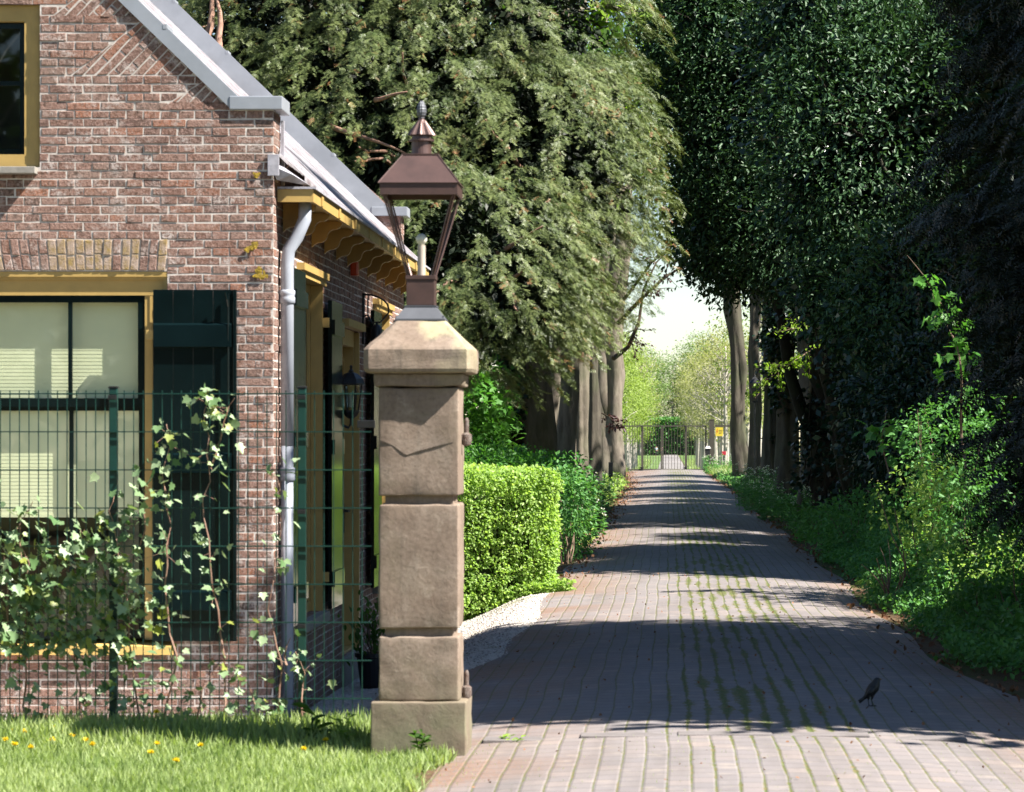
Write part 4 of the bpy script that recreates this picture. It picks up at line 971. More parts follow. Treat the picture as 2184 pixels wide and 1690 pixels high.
a = MB(); a.lathe((LX, LY, b), [(wL(34), zL(292)-b), (wL(56), zL(289)-b), (wL(46), zL(281)-b), (wL(24), zL(264)-b), (wL(13), zL(256)-b), (wL(11), zL(250)-b)], 48, flute=(8, .13, 1, 3))
a.build('fluted_cowl', M['copper'], ln_)
bm = bmesh.new(); bmesh.ops.create_uvsphere(bm, u_segments=28, v_segments=22, radius=1)
for v in bm.verts:
    t = math.atan2(v.co.y, v.co.x); k = math.sin(8*t+9*v.co.z)*math.sin(8*t-9*v.co.z)*.09
    rr = 1+k; v.co = Vector((v.co.x*rr*wL(20)*(1-.18*v.co.z), v.co.y*rr*wL(20)*(1-.18*v.co.z), v.co.z*wL(37)*(1+k*.4)))
a = MB(); bm.verts.index_update(); a.idx([(v.co.x+LX, v.co.y+LY, v.co.z+zL(234)) for v in bm.verts], [tuple(v.index for v in f.verts) for f in bm.faces]); bm.free()
a.lathe((LX, LY, zL(254)), [(wL(10), 0), (wL(14), .004), (wL(9), .01)], 12); a.build('finial', M['lead'], ln_)
a = MB(); a.lathe((LX, LY, zL(590)), [(wL(17), 0), (wL(17), zL(524)-zL(590))], 16); a.build('lamp_tube', M['stick'], ln_)
a = MB(); rr = wL(24); c0 = zL(511); a.lathe((LX, LY, c0), [(rr*.55, -rr*1.15)]+[(rr*math.sin(t), -rr*math.cos(t)) for t in np.linspace(.6, 3.1, 12)], 18); a.build('bulb', M['bulb'], ln_, smooth=True)

# ================================================================== FENCE
FYn = 17.24
fz = gz(-2.5, FYn)-.04
fen = empty('mesh_fence', 'dark green wire mesh fence with posts, overgrown by ivy in front of the cottage', 'fence', (-2.6, FYn, fz))
def fx(px): return XW(px, FYn)
xs_w = np.arange(fx(-60), fx(792), .05)
posts = [fx(-163), fx(240), fx(643)]
for (pa, pb) in ((fx(-60), fx(240)), (fx(240), fx(643)), (fx(643), fx(792))):
    a = MB()
    for x in xs_w:
        if pa+.02 < x < pb-.02: a.box((x-.0024, FYn-.0024, fz+.02), (x+.0024, FYn+.0024, ZW(833, FYn)))
    for k in range(10):
        z = ZW(840+81.3*k, FYn)
        for dy in (-.0056, .0056): a.box((pa, FYn+dy-.003, z-.003), (pb, FYn+dy+.003, z+.003))
    a.build('mesh_panel', M['fence'], fen)
for px in (240, 643):
    p = empty('post', None, None); p.parent = fen; a = MB(); x = fx(px); a.box((x-.021, FYn+.010, fz-.2), (x+.021, FYn+.055, ZW(829, FYn)), .004); a.build('post_tube', M['fence'], p)
    a = MB(); a.box((x-.024, FYn+.007, ZW(829, FYn)+.0005), (x+.024, FYn+.058, ZW(824, FYn)), .003); a.build('post_cap', M['black'], p)
    for k in (0, 3, 6, 9):
        a = MB(); z = ZW(848+81.3*k, FYn); a.box((x-.022, FYn-.014, z-.012), (x+.022, FYn-.001, z+.012), .003); a.build('clip', M['black'], p)
a = MB(); z = ZW(905, FYn); a.box((fx(762), FYn-.012, z-.02), (fx(800), FYn+.012, z+.02), .003); a.build('wall_bracket', M['black'], fen)

# ================================================================== IVY on the fence
def ivy_plant(label, stems, nleaf, size, group='ivy climbing the mesh fence', spread=.05, extra=None):
    r = empty('ivy_plant', label, 'ivy', W(stems[0][0][0], stems[0][0][1], FYn-.02), group)
    a = MB(); P = []; 
    for st in stems:
        pts = []
        for (p, q) in zip(st, st[1:]):
            for t in (0, .33, .66):
                x = p[0]+(q[0]-p[0])*t; y = p[1]+(q[1]-p[1])*t; pts.append(W(x+random.gauss(0, 4), y, FYn+random.uniform(-.03, .01)))
        pts.append(W(*st[-1], FYn-.01)); n = len(pts)
        a.tube(pts, [max(.0022, .0065*(1-i/n)) for i in range(n)], 5)
        L = sum((pts[i+1]-pts[i]).length for i in range(n-1)); m = max(6, int(nleaf*1.45*L))
        for k in range(m):
            i = random.randrange(n-1); c = pts[i].lerp(pts[i+1], random.random())
            o = Vector((random.gauss(0, spread), random.gauss(-.015, .03), random.gauss(0, spread*.8))); P.append(c+o)
            if random.random() < .35: a.tube([c, c+o], .0014, 3)
    if extra:
        for (px, py, sx, sy, m) in extra:
            for k in range(m): P.append(W(px+random.gauss(0, sx), py+random.gauss(0, sy), FYn+random.gauss(-.01, .05)))
    a.build('stem', M['redtwig'], r)
    P = np.array([tuple(p) for p in P]); n = len(P)
    ax = rng.normal(size=(n, 3))*.6+np.array([.1, -.45, -.35]); nr = np.array([.6, -.35, .9])+rng.normal(size=(n, 3))*.5
    sz = size*rng.uniform(.38, 1.0, n); scatter('leaves', T_ivy(), P, ax, nr, sz, M['ivy'], r)
    return r
ivy_plant('tall ivy stem climbing above the fence rail in front of the green shutter', [[(470, 1560), (478, 1400), (455, 1250), (440, 1100), (452, 990), (440, 900), (442, 830)], [(452, 990), (480, 900), (500, 850)]], 26, .062, extra=[(445, 840, 10, 14, 6), (480, 880, 18, 22, 10)])
ivy_plant('thin ivy stem over the left edge of the green shutter', [[(345, 1560), (372, 1400), (352, 1250), (365, 1120), (345, 1010), (365, 940), (355, 905)]], 26, .060, extra=[(350, 1000, 14, 40, 8)])
ivy_plant('leafy ivy beside the left fence post, in front of the window edge', [[(300, 1560), (280, 1420), (262, 1250), (240, 1110), (245, 1050)], [(262, 1250), (310, 1130), (300, 1020)], [(262, 1300), (210, 1200)]], 30, .066, extra=[(270, 1230, 45, 75, 80), (240, 1300, 60, 50, 80), (230, 1130, 25, 40, 20)])
ivy_plant('dense low ivy mass at the left end of the fence below the window blinds', [[(60, 1560), (50, 1400), (60, 1240), (40, 1120), (70, 1070)], [(170, 1560), (160, 1420), (150, 1260), (180, 1130)], [(50, 1400), (10, 1300), (8, 1180)]], 30, .068, extra=[(60, 1290, 45, 60, 150), (150, 1270, 45, 70, 130), (20, 1200, 20, 60, 40), (110, 1370, 90, 25, 80), (200, 1330, 50, 60, 60), (100, 1180, 60, 50, 40)])
ivy_plant('sparse ivy trailing over the grey downpipe between fence post and brick corner', [[(590, 1560), (600, 1420), (575, 1300), (600, 1120), (585, 1000)], [(600, 1420), (620, 1360)]], 16, .056, extra=[(600, 1000, 22, 16, 6)])
ivy_plant('low pale ivy sprigs at the foot of the fence under the shutter', [[(560, 1545), (540, 1480), (500, 1430)], [(420, 1560), (430, 1470), (470, 1410)], [(640, 1560), (650, 1460), (630, 1390)]], 30, .058, extra=[(440, 1480, 80, 40, 40), (250, 1480, 120, 40, 60), (80, 1470, 60, 40, 25)])

# ================================================================== FOREGROUND GRASS, dandelions, weeds
def grass_field(name, n, xr, yr, dens, hgt, mat, label, w=None):
    P = np.column_stack([rng.uniform(*xr, n), rng.uniform(*yr, n)]); k = dens(P[:, 0], P[:, 1]) > rng.random(n); P = P[k]
    z = ground(P[:, 0], P[:, 1]); P = np.column_stack([P, z]); n = len(P); ax = np.column_stack([rng.normal(0, .42, n), rng.normal(0, .42, n), np.ones(n)])
    nr = np.column_stack([rng.normal(0, 1, n), rng.normal(-.5, 1, n), np.full(n, .2)]); sz = hgt(P[:, 0], P[:, 1])*rng.uniform(.5, 1.3, n)
    rv = np.clip(.5+.5*nz(P, 1.5)+rng.normal(0, .22, n), 0, 1)
    o = scatter(name, T_blade(), P, ax, nr, sz, mat, None, rv, origin=(float(P[:, 0].mean()), float(P[:, 1].mean()), 0)); return tag(o, label, 'grass', kind='stuff')
def d_lawn(X, Y):
    e = -1.13 - .06*np.sin(Y*5) - .08*sst(15.9, 14.4, Y) + .1*sst(16.2, 16.6, Y)*0
    d = sst(e+.06, e-.10, X)*(1-.9*sst(17.15, 17.5, Y))
    return np.where((X > pcx-.22) & (Y > 16.2) & (X < pcx+.3), 0, d)
lawn = sheet('lawn', np.arange(-4.2, -1.1, .1), np.arange(13.0, 17.5, .1), simple('lawn_soil', (0.09,0.12,0.03), .95, .2, 6, .6, .03), 0.012)
grass_field('grass', 90000, (-4.0, -1.0), (13.6, 17.7), d_lawn, lambda X, Y: np.full(len(X), .075)+.085*sst(16.2, 17.0, Y), M['grass'], 'sunlit fresh green grass along the foot of the fence')
dpos = [(50,1518,97),(62,1562,0)]
dl = [(28,1562),(52,1562),(31,1590),(80,1556),(66,1596),(112,1556),(154,1572),(183,1580),(197,1590),(262,1562),(333,1520),(195,1560),(335,1588),(375,1634),(428,1592),(568,1547),(624,1558),(694,1580),(648,1600),(112,1580),(322,1610),(12,1580),(135,1566)]
proto = None
for i, (px, py) in enumerate(dl):
    Yd = 16.9-max(0, (py-1556))*.016 if py > 1556 else 16.95
    zt = ZW(py, Yd); x = XW(px, Yd); g0 = gz(x, Yd)
    lab = 'yellow dandelion flower in the sunlit grass by the fence'; 
    if px == 333: lab = 'tallest yellow dandelion, standing above the grass in front of the brick wall'
    if px == 375: lab = 'lone yellow dandelion lowest in the grass, nearest the bottom edge'
    if px == 568: lab = 'yellow dandelion at the grass edge in front of the downpipe'
    if px == 694: lab = 'yellow dandelion nearest the gate pillar'
    r = empty('dandelion', lab, 'flower', (x, Yd, g0), 'dandelions in the grass')
    a = MB(); hh = max(zt-g0, .07); tip = Vector((x, Yd, g0+hh)); a.tube([(x+random.uniform(-.02,.02), Yd, g0-.01), (x+.004, Yd, g0+hh*.6), tip], .0022, 5); a.build('stem', M['fresh_d'], r)
    k = 46; t = rng.uniform(0, 6.28, k); e = rng.uniform(.05, 1.25, k); Dv = np.column_stack([np.cos(t)*np.cos(e), np.sin(t)*np.cos(e), np.sin(e)])
    scatter('flower_head', T_broad(.32), np.repeat(np.array([tuple(tip)]), k, 0), Dv+np.array([.15, -.3, .1]), rng.normal(size=(k, 3)), rng.uniform(.016, .024, k), M['dandelion'], r)
def weed(name, label, cat, base, h, n, size, mat, tm=None, group=None, lean=0.0, stems=3, spread=.05):
    r = empty(name, label, cat, base, group); a = MB(); P = []; D = []
    for s_ in range(stems):
        top = Vector(base)+Vector((random.gauss(lean, spread), random.gauss(0, spread), h*random.uniform(.7, 1))); pts = limb_pts(base, top, 5, .08); a.tube(pts, [.004, .0035, .003, .0025, .002, .0015], 4)
        for k in range(n//stems):
            i = random.randrange(1, 5); p = pts[i].lerp(pts[i+1], random.random()); t = random.uniform(0, 6.28); P.append(tuple(p)); D.append((math.cos(t), math.sin(t), .35))
    a.build('stem', mat, r); P = np.array(P); D = np.array(D); m = len(P)
    scatter('leaves', tm or T_broad(.4), P, D, np.tile([0, 0, 1.], (m, 1))+rng.normal(size=(m, 3))*.3, size*rng.uniform(.6, 1.2, m), mat, r); return r
weed('weed', 'tall light green weed with long leaves between fence post and pillar', 'weed', W(668, 1600, 16.75), .23, 14, .11, M['fresh_d'], T_broad(.28), spread=.03)
weed('weed', 'leafy green weed growing against the foot of the gate pillar plinth', 'weed', (XW(893, 16.1), 16.1, 0), .14, 22, .06, M['fresh_d'], spread=.04)
weed('weed', 'bushy weed at the left corner of the pillar plinth', 'weed', (XW(738, 16.6), 16.6, 0), .16, 22, .06, M['hedge'], spread=.05)
weed('weed', 'small weed sprouting beside the kerb strip right of the pillar', 'weed', (XW(1086, 16.85), 16.85, -.03), .06, 18, .045, M['hedge'], spread=.07)

# tufts of grass in the drive joints (thickest in the middle)
def d_moss(X, Y):
    j = np.abs(((X/.108) % 1)-.5) > .38; b = sst(.1, .35, X)*(1-sst(.85, 1.15, X))*(nz(np.column_stack([X, Y*.25, 0*X]), 1.0) > -.1)
    return np.where(j, b*.9+.03, b*.02)
grass_field('grass', 60000, (-1.1, 2.0), (17.1, 62), d_moss, lambda X, Y: .014+.0004*(Y-17), M['under'], 'short grass and moss tufts growing in the joints of the brick drive')
def d_edge(X, Y):
    c = np.where(Y < 17, (X > -1.2) & (X < -.6), False)
    return c*.12
grass_field('grass', 16000, (-1.3, 2.6), (14.0, 17.1), lambda X, Y: .04+.22*(np.abs(((X/.108) % 1)-.5) > .36)*(nz(np.column_stack([X, Y, 0*X]), 1.6) > .05) + .2*(X < -.85), lambda X, Y: np.full(len(X), .02), M['grass'], 'sparse grass tufts between the sunlit foreground bricks')

# ================================================================== CLIPPED HEDGE
def boxleaf(name, x0, x1, y0, y1, z0f, z1, n, size, tmpl, mat, parent, bump=.07, shellw=.16, faces='fTlrb', sunward=0.0):
    P = []; D = []; areas = []; fs = []
    if 'f' in faces: fs.append(((x0, y0), (x1, y0), (0, -1, 0)))
    if 'r' in faces: fs.append(((x1, y0), (x1, y1), (1, 0, 0)))
    if 'l' in faces: fs.append(((x0, y1), (x0, y0), (-1, 0, 0)))
    hgt = z1-z0f
    for (a, b, nn_) in fs:
        L = math.hypot(b[0]-a[0], b[1]-a[1]); m = int(n*L*hgt); t = rng.random(m); zz = rng.random(m)
        q = np.column_stack([a[0]+(b[0]-a[0])*t, a[1]+(b[1]-a[1])*t, z0f+zz*hgt]); P.append(q-np.array(nn_)*(rng.random(m)*shellw)[:, None]); D.append(np.tile(nn_, (m, 1)))
    m = int(n*(x1-x0)*(y1-y0)*.8); q = np.column_stack([rng.uniform(x0, x1, m), rng.uniform(y0, y1, m), np.full(m, z1)-rng.random(m)*shellw]); P.append(q); D.append(np.tile((0, 0, 1.), (m, 1)))
    P = np.vstack(P); D = np.vstack(D).astype(float); nn2 = nz(P, 2.3); nn3 = nz(P, 7.0, 5.)
    k = nn3 > -.42; P, D, nn2, nn3 = P[k], D[k], nn2[k], nn3[k]
    de = np.where(np.abs(D[:, 2]) > .5, np.minimum(x1-P[:, 0], P[:, 1]-y0), np.where(np.abs(D[:, 1]) > .5, np.minimum(x1-P[:, 0], z1-P[:, 2]), np.minimum(P[:, 1]-y0, z1-P[:, 2])))
    P = P-D*(.13*np.clip(1-de/.24, 0, 1)**2*(sunward > 0))[:, None]
    P = P+D*(nn2*bump+nn3*.05)[:, None]; n_ = len(P); ax = D*.5+rng.normal(size=(n_, 3))*.6+np.array([0, 0, -.1]); nr = D*.6+np.array([0, 0, .7])*(1-sunward)+np.array(SUN)*sunward*1.6+rng.normal(size=(n_, 3))*.5
    return scatter(name, tmpl, P, ax, nr, size*rng.uniform(.6, 1.25, n_), mat, parent, np.clip(.5+.5*nn3+rng.normal(0, .25, n_), 0, 1))
HY = 34.8; hx1 = XW(1204, HY); hx0 = -3.4; hz0 = ZW(1300, HY); hz1 = ZW(1002, HY)
hd = empty('hedge', 'bright green clipped hedge block in full sun behind the gate pillar', 'hedge', (hx1, HY, hz0))
boxleaf('leaves', hx0, hx1, HY, HY+4.2, hz0-.02, hz1, 5200, .039, T_broad(.7), M['hedge'], hd, shellw=.11, sunward=.55)
a = MB(); a.cr = .2
for k in range(90):
    x = random.uniform(hx0+.15, hx1-.12); y = random.uniform(HY+.25, HY+1.0); b_ = Vector((x, y, hz0-.1)); a.tube(limb_pts(b_, b_+Vector((random.uniform(-.3, .3), random.uniform(-.3, .2), random.uniform(.9, 1.45))), 4, .1), [.012, .009, .007, .005, .004], 4)
a.build('branch', M['twig'], hd)
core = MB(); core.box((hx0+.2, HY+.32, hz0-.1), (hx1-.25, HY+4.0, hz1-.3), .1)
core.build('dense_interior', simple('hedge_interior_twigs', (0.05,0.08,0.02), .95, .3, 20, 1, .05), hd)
hd.rotation_euler = (0, 0, R(22))
# weeds/ivy running along the hedge foot
P = np.column_stack([rng.uniform(hx0, hx1+.1, 2600), HY-rng.random(2600)*.22, np.full(2600, 0.)]); P[:, 2] = ground(P[:, 0], P[:, 1])+rng.random(2600)*.12
o = scatter('ground_cover', T_broad(.6), P, rng.normal(size=(2600, 3))+np.array([0, -.5, .3]), np.array([0, -.2, 1])+rng.normal(size=(2600, 3))*.4, rng.uniform(.03, .06, 2600), M['hedge'], origin=(-2, HY, 0)); tag(o, 'small leafy weeds growing along the foot of the clipped hedge', 'weeds', kind='stuff')

# ================================================================== TREES
def tree(name, label, group, base, trunk_top, r0, r1, bark, crown=None, seg=18, flare=1.5, limbs=(), wob=.12, fh=.5):
    r = empty(name, label, 'tree', base, group); a = MB(); trunk_mb(a, base, trunk_top, r0, r1, seg, flare, wob, fh=fh)
    for (p, q, ra, rb_) in limbs: pp_ = limb_pts(p, q, 7, .12); n = len(pp_); a.tube(pp_, [ra+(rb_-ra)*i/(n-1) for i in range(n)], 8)
    a.build('trunk', bark, r, smooth=True)
    if crown:
        for c in crown: foliage('crown', parent=r, **c)
    return r

# ---- the big sunlit yew behind the cottage
def yew_branches(ells, nb, per, length, mat, parent, size=.16, up=.25, droop=.55, ns=.5, drop=-.35, name='crown', facing=None, tm=None, shell=(.80, .98)):
    C, D = ell_pts(ells, nb, shell); k = nz(C, ns, 7.7) > drop
    if facing is not None: k &= (D @ np.array(facing)) > -.35
    C, D = C[k], D[k]; P = []; AX = []; NR = []; RV = []
    for c, d in zip(C, D):
        ang = rng.uniform(-.7, .7); h = np.array([d[0]*math.cos(ang)-d[1]*math.sin(ang), d[0]*math.sin(ang)+d[1]*math.cos(ang), 0]); h /= max(np.linalg.norm(h), 1e-6); L = length*rng.uniform(.6, 1.3)
        side = np.array([-h[1], h[0], 0]); t = rng.random(per)**.8; 
        q = c+h[None]*(t*L)[:, None]; q[:, 2] += up*L*t - droop*L*t*t
        lat = rng.choice([-1, 1], per); w = rng.random(per)*.20*L*(1.15-t)
        q += side[None]*(lat*w)[:, None]; q[:, 2] -= w*.55+rng.random(per)*.10
        P.append(q); AX.append(h[None]*.55+side[None]*(lat*.5)[:, None]+np.array([0, 0, -.55])+rng.normal(size=(per, 3))*.28); NR.append(d[None]*.5+np.array([0, 0, .5])+rng.normal(size=(per, 3))*.35)
        RV.append(np.clip(rng.random()*.5+.45*t*rng.random(per)*1.2+rng.normal(0, .12, per), 0, 1))
    P = np.vstack(P); return scatter(name, tm or T_spray(), P, np.vstack(AX), np.vstack(NR), size*rng.uniform(.6, 1.2, len(P)), mat, parent, np.concatenate(RV))
YC = 50.0
def E(px, py, Y, rx, ry, rz): p = W(px, py, Y); return (p.x, p.y, p.z, rx, ry, rz)
yew_e = [E(900, 330, 52, 3.0, 2.8, 3.0), E(1150, 400, 51, 1.6, 2.3, 2.3), E(1075, 610, 48.6, .85, 1.5, 1.05), E(700, 60, 53, 2.7, 2.5, 2.8), E(1050, 30, 52.5, 2.3, 2.3, 2.4), E(1225, 250, 51.5, 1.0, 1.6, 1.2), E(1205, 440, 50.6, .7, 1.3, 1.0), E(640, 300, 53, 2.2, 2, 2.6), E(540, 40, 54, 1.9, 2, 2.5), E(800, 560, 52, 2.0, 2.2, 1.9), E(1010, 570, 49, 1.7, 1.9, 1.75), E(1140, 590, 49.4, .62, 1.2, .85)]
yw = empty('yew_tree', 'huge sunlit yew with drooping olive green sprays filling the view behind the cottage and lantern', 'tree', (XW(1128, 59), 54, gz(-2.6, 54)))
yew_branches(yew_e, 3300, 56, .72, M['yew'], yw, size=.115, droop=.8, facing=(.25, -1, .1), drop=-.5)
a = MB()
trunk_mb(a, (XW(900, 54), 54, -.1), (XW(860, 54), 54.5, 9), .42, .2, 14, 1.5)
for (p0, p1, ra) in (((700, 268, 49.6), (870, 330, 49.1), .045), ((800, 214, 49.4), (868, 196, 49.0), .04), ((430, 130, 50.5), (455, -20, 50.8), .09), ((470, 130, 50.2), (462, -20, 50.6), .07), ((830, 400, 49.6), (880, 360, 49.2), .05)):
    pp_ = limb_pts(W(*p0), W(*p1), 6, .08); a.tube(pp_, [ra*(1-.12*i) for i in range(7)], 7)
for k in range(26):
    e = yew_e[k % len(yew_e)]; c = Vector(e[:3]); d = Vector((random.uniform(-.6, .9), -1, random.uniform(-.5, .6))).normalized(); a.tube(limb_pts(c, c+Vector((d.x*e[3]*1.02, d.y*e[4]*1.05, d.z*e[5])), 5, .1), [.07, .055, .04, .03, .02, .012], 6)
a.build('trunk', M['redtwig'], yw, smooth=True)
# inner mass of the yew: dark leaf scraps added so that daylight does not pour through
foliage('inner_fill', [(e[0], e[1]+.35, e[2], e[3]*.86, e[4]*.8, e[5]*.86) for e in yew_e], 5200, 13, .22, .17, T_dia(.45), M['yew_shade'], yw, drop=-1, shell=(.45, .82))

# ---- left row of beeches along the drive
def beech(px, Y, wpx, label, bark='beech', lean=0, top=13.5, crown=True, fork=False, flare=1.35):
    s = F/Y; x = XW(px, Y); r0 = wpx/2/s; b = (x, Y, gz(x, Y)-.05); t = (x+lean, Y+.5, top)
    lim = []
    for k in range(5): z = random.uniform(6.5, top-1); lim.append(((x+lean*z/top, Y, z), (x+random.choice([-1, 1])*random.uniform(1.2, 3.2)+lean, Y+random.uniform(-2, 2), z+random.uniform(1.2, 3)), r0*.35, .03))
    if fork: lim += [((x+.05, Y, 3.2), (x+.85, Y+.2, 12), r0*.62, r0*.3), ((x+.1, Y-.1, 2.4), (x+.42, Y+.3, 12), r0*.6, r0*.35), ((x-.2, Y-.1, 2.0), (x-.5, Y, 12), r0*.6, r0*.35)]
    cr = [dict(name='crown_leaves', ells=[(x+lean*.9, Y, top-1.2, 3.0, 3.4, 2.7), (x+1.2, Y+1, top-2.6, 2.1, 2.2, 1.5), (x-1.5, Y-1, top-2.0, 2.2, 2.2, 1.8)], nc=260, per=20, cr=.34, size=.17, tmpl=T_dia(.6), mat=M['fresh_d'], drop=-.3)] if crown else None
    if cr:
        for c in cr: c['name'] = 'crown'
    r = empty('beech_tree', label, 'tree', b, 'old beeches lining the drive'); a = MB(); trunk_mb(a, b, t, r0, r0*.62, 28, flare, .30, fh=.45)
    for (p, q, ra, rb_) in lim: pp_ = limb_pts(p, q, 7, .06); a.tube(pp_, [ra+(rb_-ra)*i/7 for i in range(8)], 9)
    a.build('trunk', M[bark], r, smooth=True)
    if cr:
        for c in cr: foliage(parent=r, **c)
    return r
b1 = beech(1126, 59, 106, 'thickest grey beech trunk rising behind the clipped hedge, left part wrapped in ivy', 'beech', top=12.5)
beech(1205, 74, 42, 'slim pale beech trunk just right of the thickest trunk above the hedge', 'beech')
beech(1238, 87, 34, 'narrow beech trunk with streaked bark, second right of the thickest trunk', 'beech')
beech(1262, 100, 30, 'smooth shaded grey beech trunk directly left of the forked beech', 'beech_shade')
b5 = beech(1298, 134, 58, 'forked fluted beech with curved low branch beside the left end of the far gate', 'beech', top=16, fork=True)
beech(1218, 80, 20, 'thin light trunk squeezed between the slim beech and the streaked beech', 'beech', crown=False)
# right row
beech(1588, 126, 36, 'leaning grey beech trunk nearest the right end of the far gate', 'beech_shade', lean=-1.1, top=16)
beech(1611, 113, 27, 'dark straight beech trunk behind the lamp post on the right', 'beech_shade')
beech(1640, 92, 26, 'ivy covered grey trunk, third from the far gate on the right', 'beech_shade', flare=1.6)
beech(1678, 80, 44, 'broad flared ivy clad trunk standing in the white wildflowers on the right', 'beech_shade', flare=1.7)
beech(1722, 70, 42, 'tall plain beech trunk between the flared trunk and the dark leaning trunk', 'beech')
# big dark leaning ivy trunk
Y = 65; dk = empty('old_tree', 'dark leaning old tree wrapped in ivy stems at the bend of the right verge', 'tree', (XW(1748, Y), Y, gz(3, Y)))
a = MB(); trunk_mb(a, (XW(1752, Y), Y, gz(3, Y)-.1), (XW(1850, Y), Y+1, 11), .36, .27, 20, 1.35, .25)
for k in range(14):
    t0 = random.uniform(0, 6.28); pts = []
    for i in range(10): z = i*.5; t = t0+.35*math.sin(i+k); xx = XW(1752+98*z/11*1.0, Y)+math.cos(t)*.42*(1.15 if i == 0 else 1); pts.append((xx, Y+math.sin(t)*.42-.02, z-.1))
    a.tube(pts, .02, 5)
a.build('trunk', M['oldbark'], dk, smooth=True)
foliage('ivy', [(XW(1775, Y), Y, 3.0, .55, .55, 1.6), (XW(1810, Y), Y, 6.2, .7, .7, 2.2), (XW(1760, Y), Y-.1, .9, .5, .5, 1.2)], 420, 16, .14, .09, T_lobed(), M['ivy_d'], dk, drop=-.15, shell=(.8, 1.05))
foliage('crown', [(XW(1850, Y), Y, 12, 3, 3, 2.2)], 260, 18, .3, .17, T_dia(.6), M['fresh_d'], dk)
def trunk_ivy(tr, px, Y, r, z0, z1, n, lab='ivy'):
    x = XW(px, Y); foliage('ivy', [(x, Y, (z0+z1)/2, r*1.3, r*1.3, (z1-z0)/2)], n, 14, .10, .10, T_lobed(), M['ivy_d'], tr, drop=-.05, shell=(.85, 1.1))
trs = [o for o in scene.objects if o.get('category') == 'tree']
for o in trs:
    if 'third from the far gate' in o['label']: trunk_ivy(o, 1648, 92, .2, 1.4, 8, 220)
    if 'broad flared' in o['label']: trunk_ivy(o, 1668, 80, .26, 2.4, 8, 260)
    if 'wrapped in ivy' in o['label'] and 'thickest' in o['label']: trunk_ivy(o, 1085, 58.8, .16, .2, 5, 300)

# low branch silhouettes of the forked beech
def twig_branch(parent_name, label, cat, path, Y, r0, nl, size, mat, bark, tm=None, spread=.35, sub=9, grp=None, updir=(0, 0, -.4), flat=.5, solid=True):
    r = empty(parent_name, label, cat, W(*path[0], Y), grp); a = MB(); pts = []
    for (p, q) in zip(path, path[1:]):
        for t in (0, .25, .5, .75): pts.append(W(p[0]+(q[0]-p[0])*t, p[1]+(q[1]-p[1])*t, Y)+Vector((0, .25*math.sin(len(pts)*.8), 0)))
    pts.append(W(*path[-1], Y)); n = len(pts); a.tube(pts, [r0*(1-.88*i/n) for i in range(n)], 6); P = []; D = []
    for k in range(sub):
        i = int(n*.25)+random.randrange(max(1, int(n*.75)-1)); c = pts[i]; d = Vector((random.gauss(0, 1), random.gauss(0, .6), random.gauss(-.1, .5))).normalized()*random.uniform(.5, 1)*spread
        tp = limb_pts(c, c+d, 5, .1); a.tube(tp, [r0*.25*(1-.15*j) for j in range(6)], 4)
        for m in range(nl//sub): j = random.random(); q = c+d*j+Vector((random.gauss(0, .04), random.gauss(0, .05), random.gauss(0, .03))); P.append(tuple(q)); D.append(tuple(d.normalized()))
    a.build('stem', bark, r); P = np.array(P); D = np.array(D); m = len(P)
    scatter('leaves', tm or T_broad(.55), P, D*.6+rng.normal(size=(m, 3))*.5+np.array(updir), np.array([0, -.2, .8])+rng.normal(size=(m, 3))*flat, size*rng.uniform(.6, 1.2, m), mat, r); return r
def hang(parent_tree, path, Y, r0, nl, size, mat, bark, **kw):
    r = twig_branch('branch', None, None, path, Y, r0, nl, size, mat, bark, **kw); pw = parent_world(r)-parent_world(parent_tree); r.parent = parent_tree; r.location = pw; r.name = 'branch'; return r
hang(b5, [(1308, 765), (1340, 740), (1362, 690), (1372, 620), (1400, 560), (1455, 500)], 132, .10, 150, .16, M['copperleaf'], M['oldbark'], spread=1.0, sub=16)
hang(b5, [(1318, 690), (1360, 645), (1420, 590), (1470, 560), (1530, 480)], 131, .09, 170, .16, M['copperleaf'], M['oldbark'], spread=1.1, sub=18)
hang(b5, [(1280, 880), (1300, 890), (1330, 925)], 118, .03, 90, .17, M['copperleaf'], M['oldbark'], spread=.5, sub=9)
hang(b5, [(1330, 640), (1390, 560), (1470, 500)], 128, .07, 150, .15, M['fresh_d'], M['oldbark'], spread=1.1, sub=16)

# ---- hollies and dark evergreens over the right verge
def holly(label, ells, nc, per, size, mat='holly', base=None, trunk_r=.16, extra=None, drop=-.3):
    b = (base[0], base[1]+1.3, base[2]); r = empty('holly_tree', label, 'tree', b, 'evergreen trees along the right verge'); a = MB()
    for k in range(3): a.tube(limb_pts(Vector(b)+Vector((random.uniform(-.3, .3), random.uniform(-.3, .3), -.1)), Vector(ells[0][:3])+Vector((random.uniform(-.8, .8), random.uniform(-.5, .5), 1)), 8, .06), [trunk_r*(1-.09*i) for i in range(9)], 9)
    for e in ells:
        for k in range(9):
            c = Vector(e[:3]); d = Vector((random.gauss(0, 1), random.gauss(-.4, 1), random.gauss(0, .7))).normalized(); a.tube(limb_pts(c, c+Vector((d.x*e[3], d.y*e[4], d.z*e[5]))*1.0, 6, .12), [.04, .032, .025, .02, .014, .009, .006], 5)
    a.build('trunk', M['darkbark'], r, smooth=True)
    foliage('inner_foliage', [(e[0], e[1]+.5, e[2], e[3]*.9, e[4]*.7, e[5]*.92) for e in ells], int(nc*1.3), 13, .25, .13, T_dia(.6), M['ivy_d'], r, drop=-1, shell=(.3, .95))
    foliage('crown', ells, nc, per, .17, size, T_broad(.42), M[mat], r, drop=drop, shell=(.55, 1.04), out=.5, down=.15, jit=.8, upn=.9)
    return r
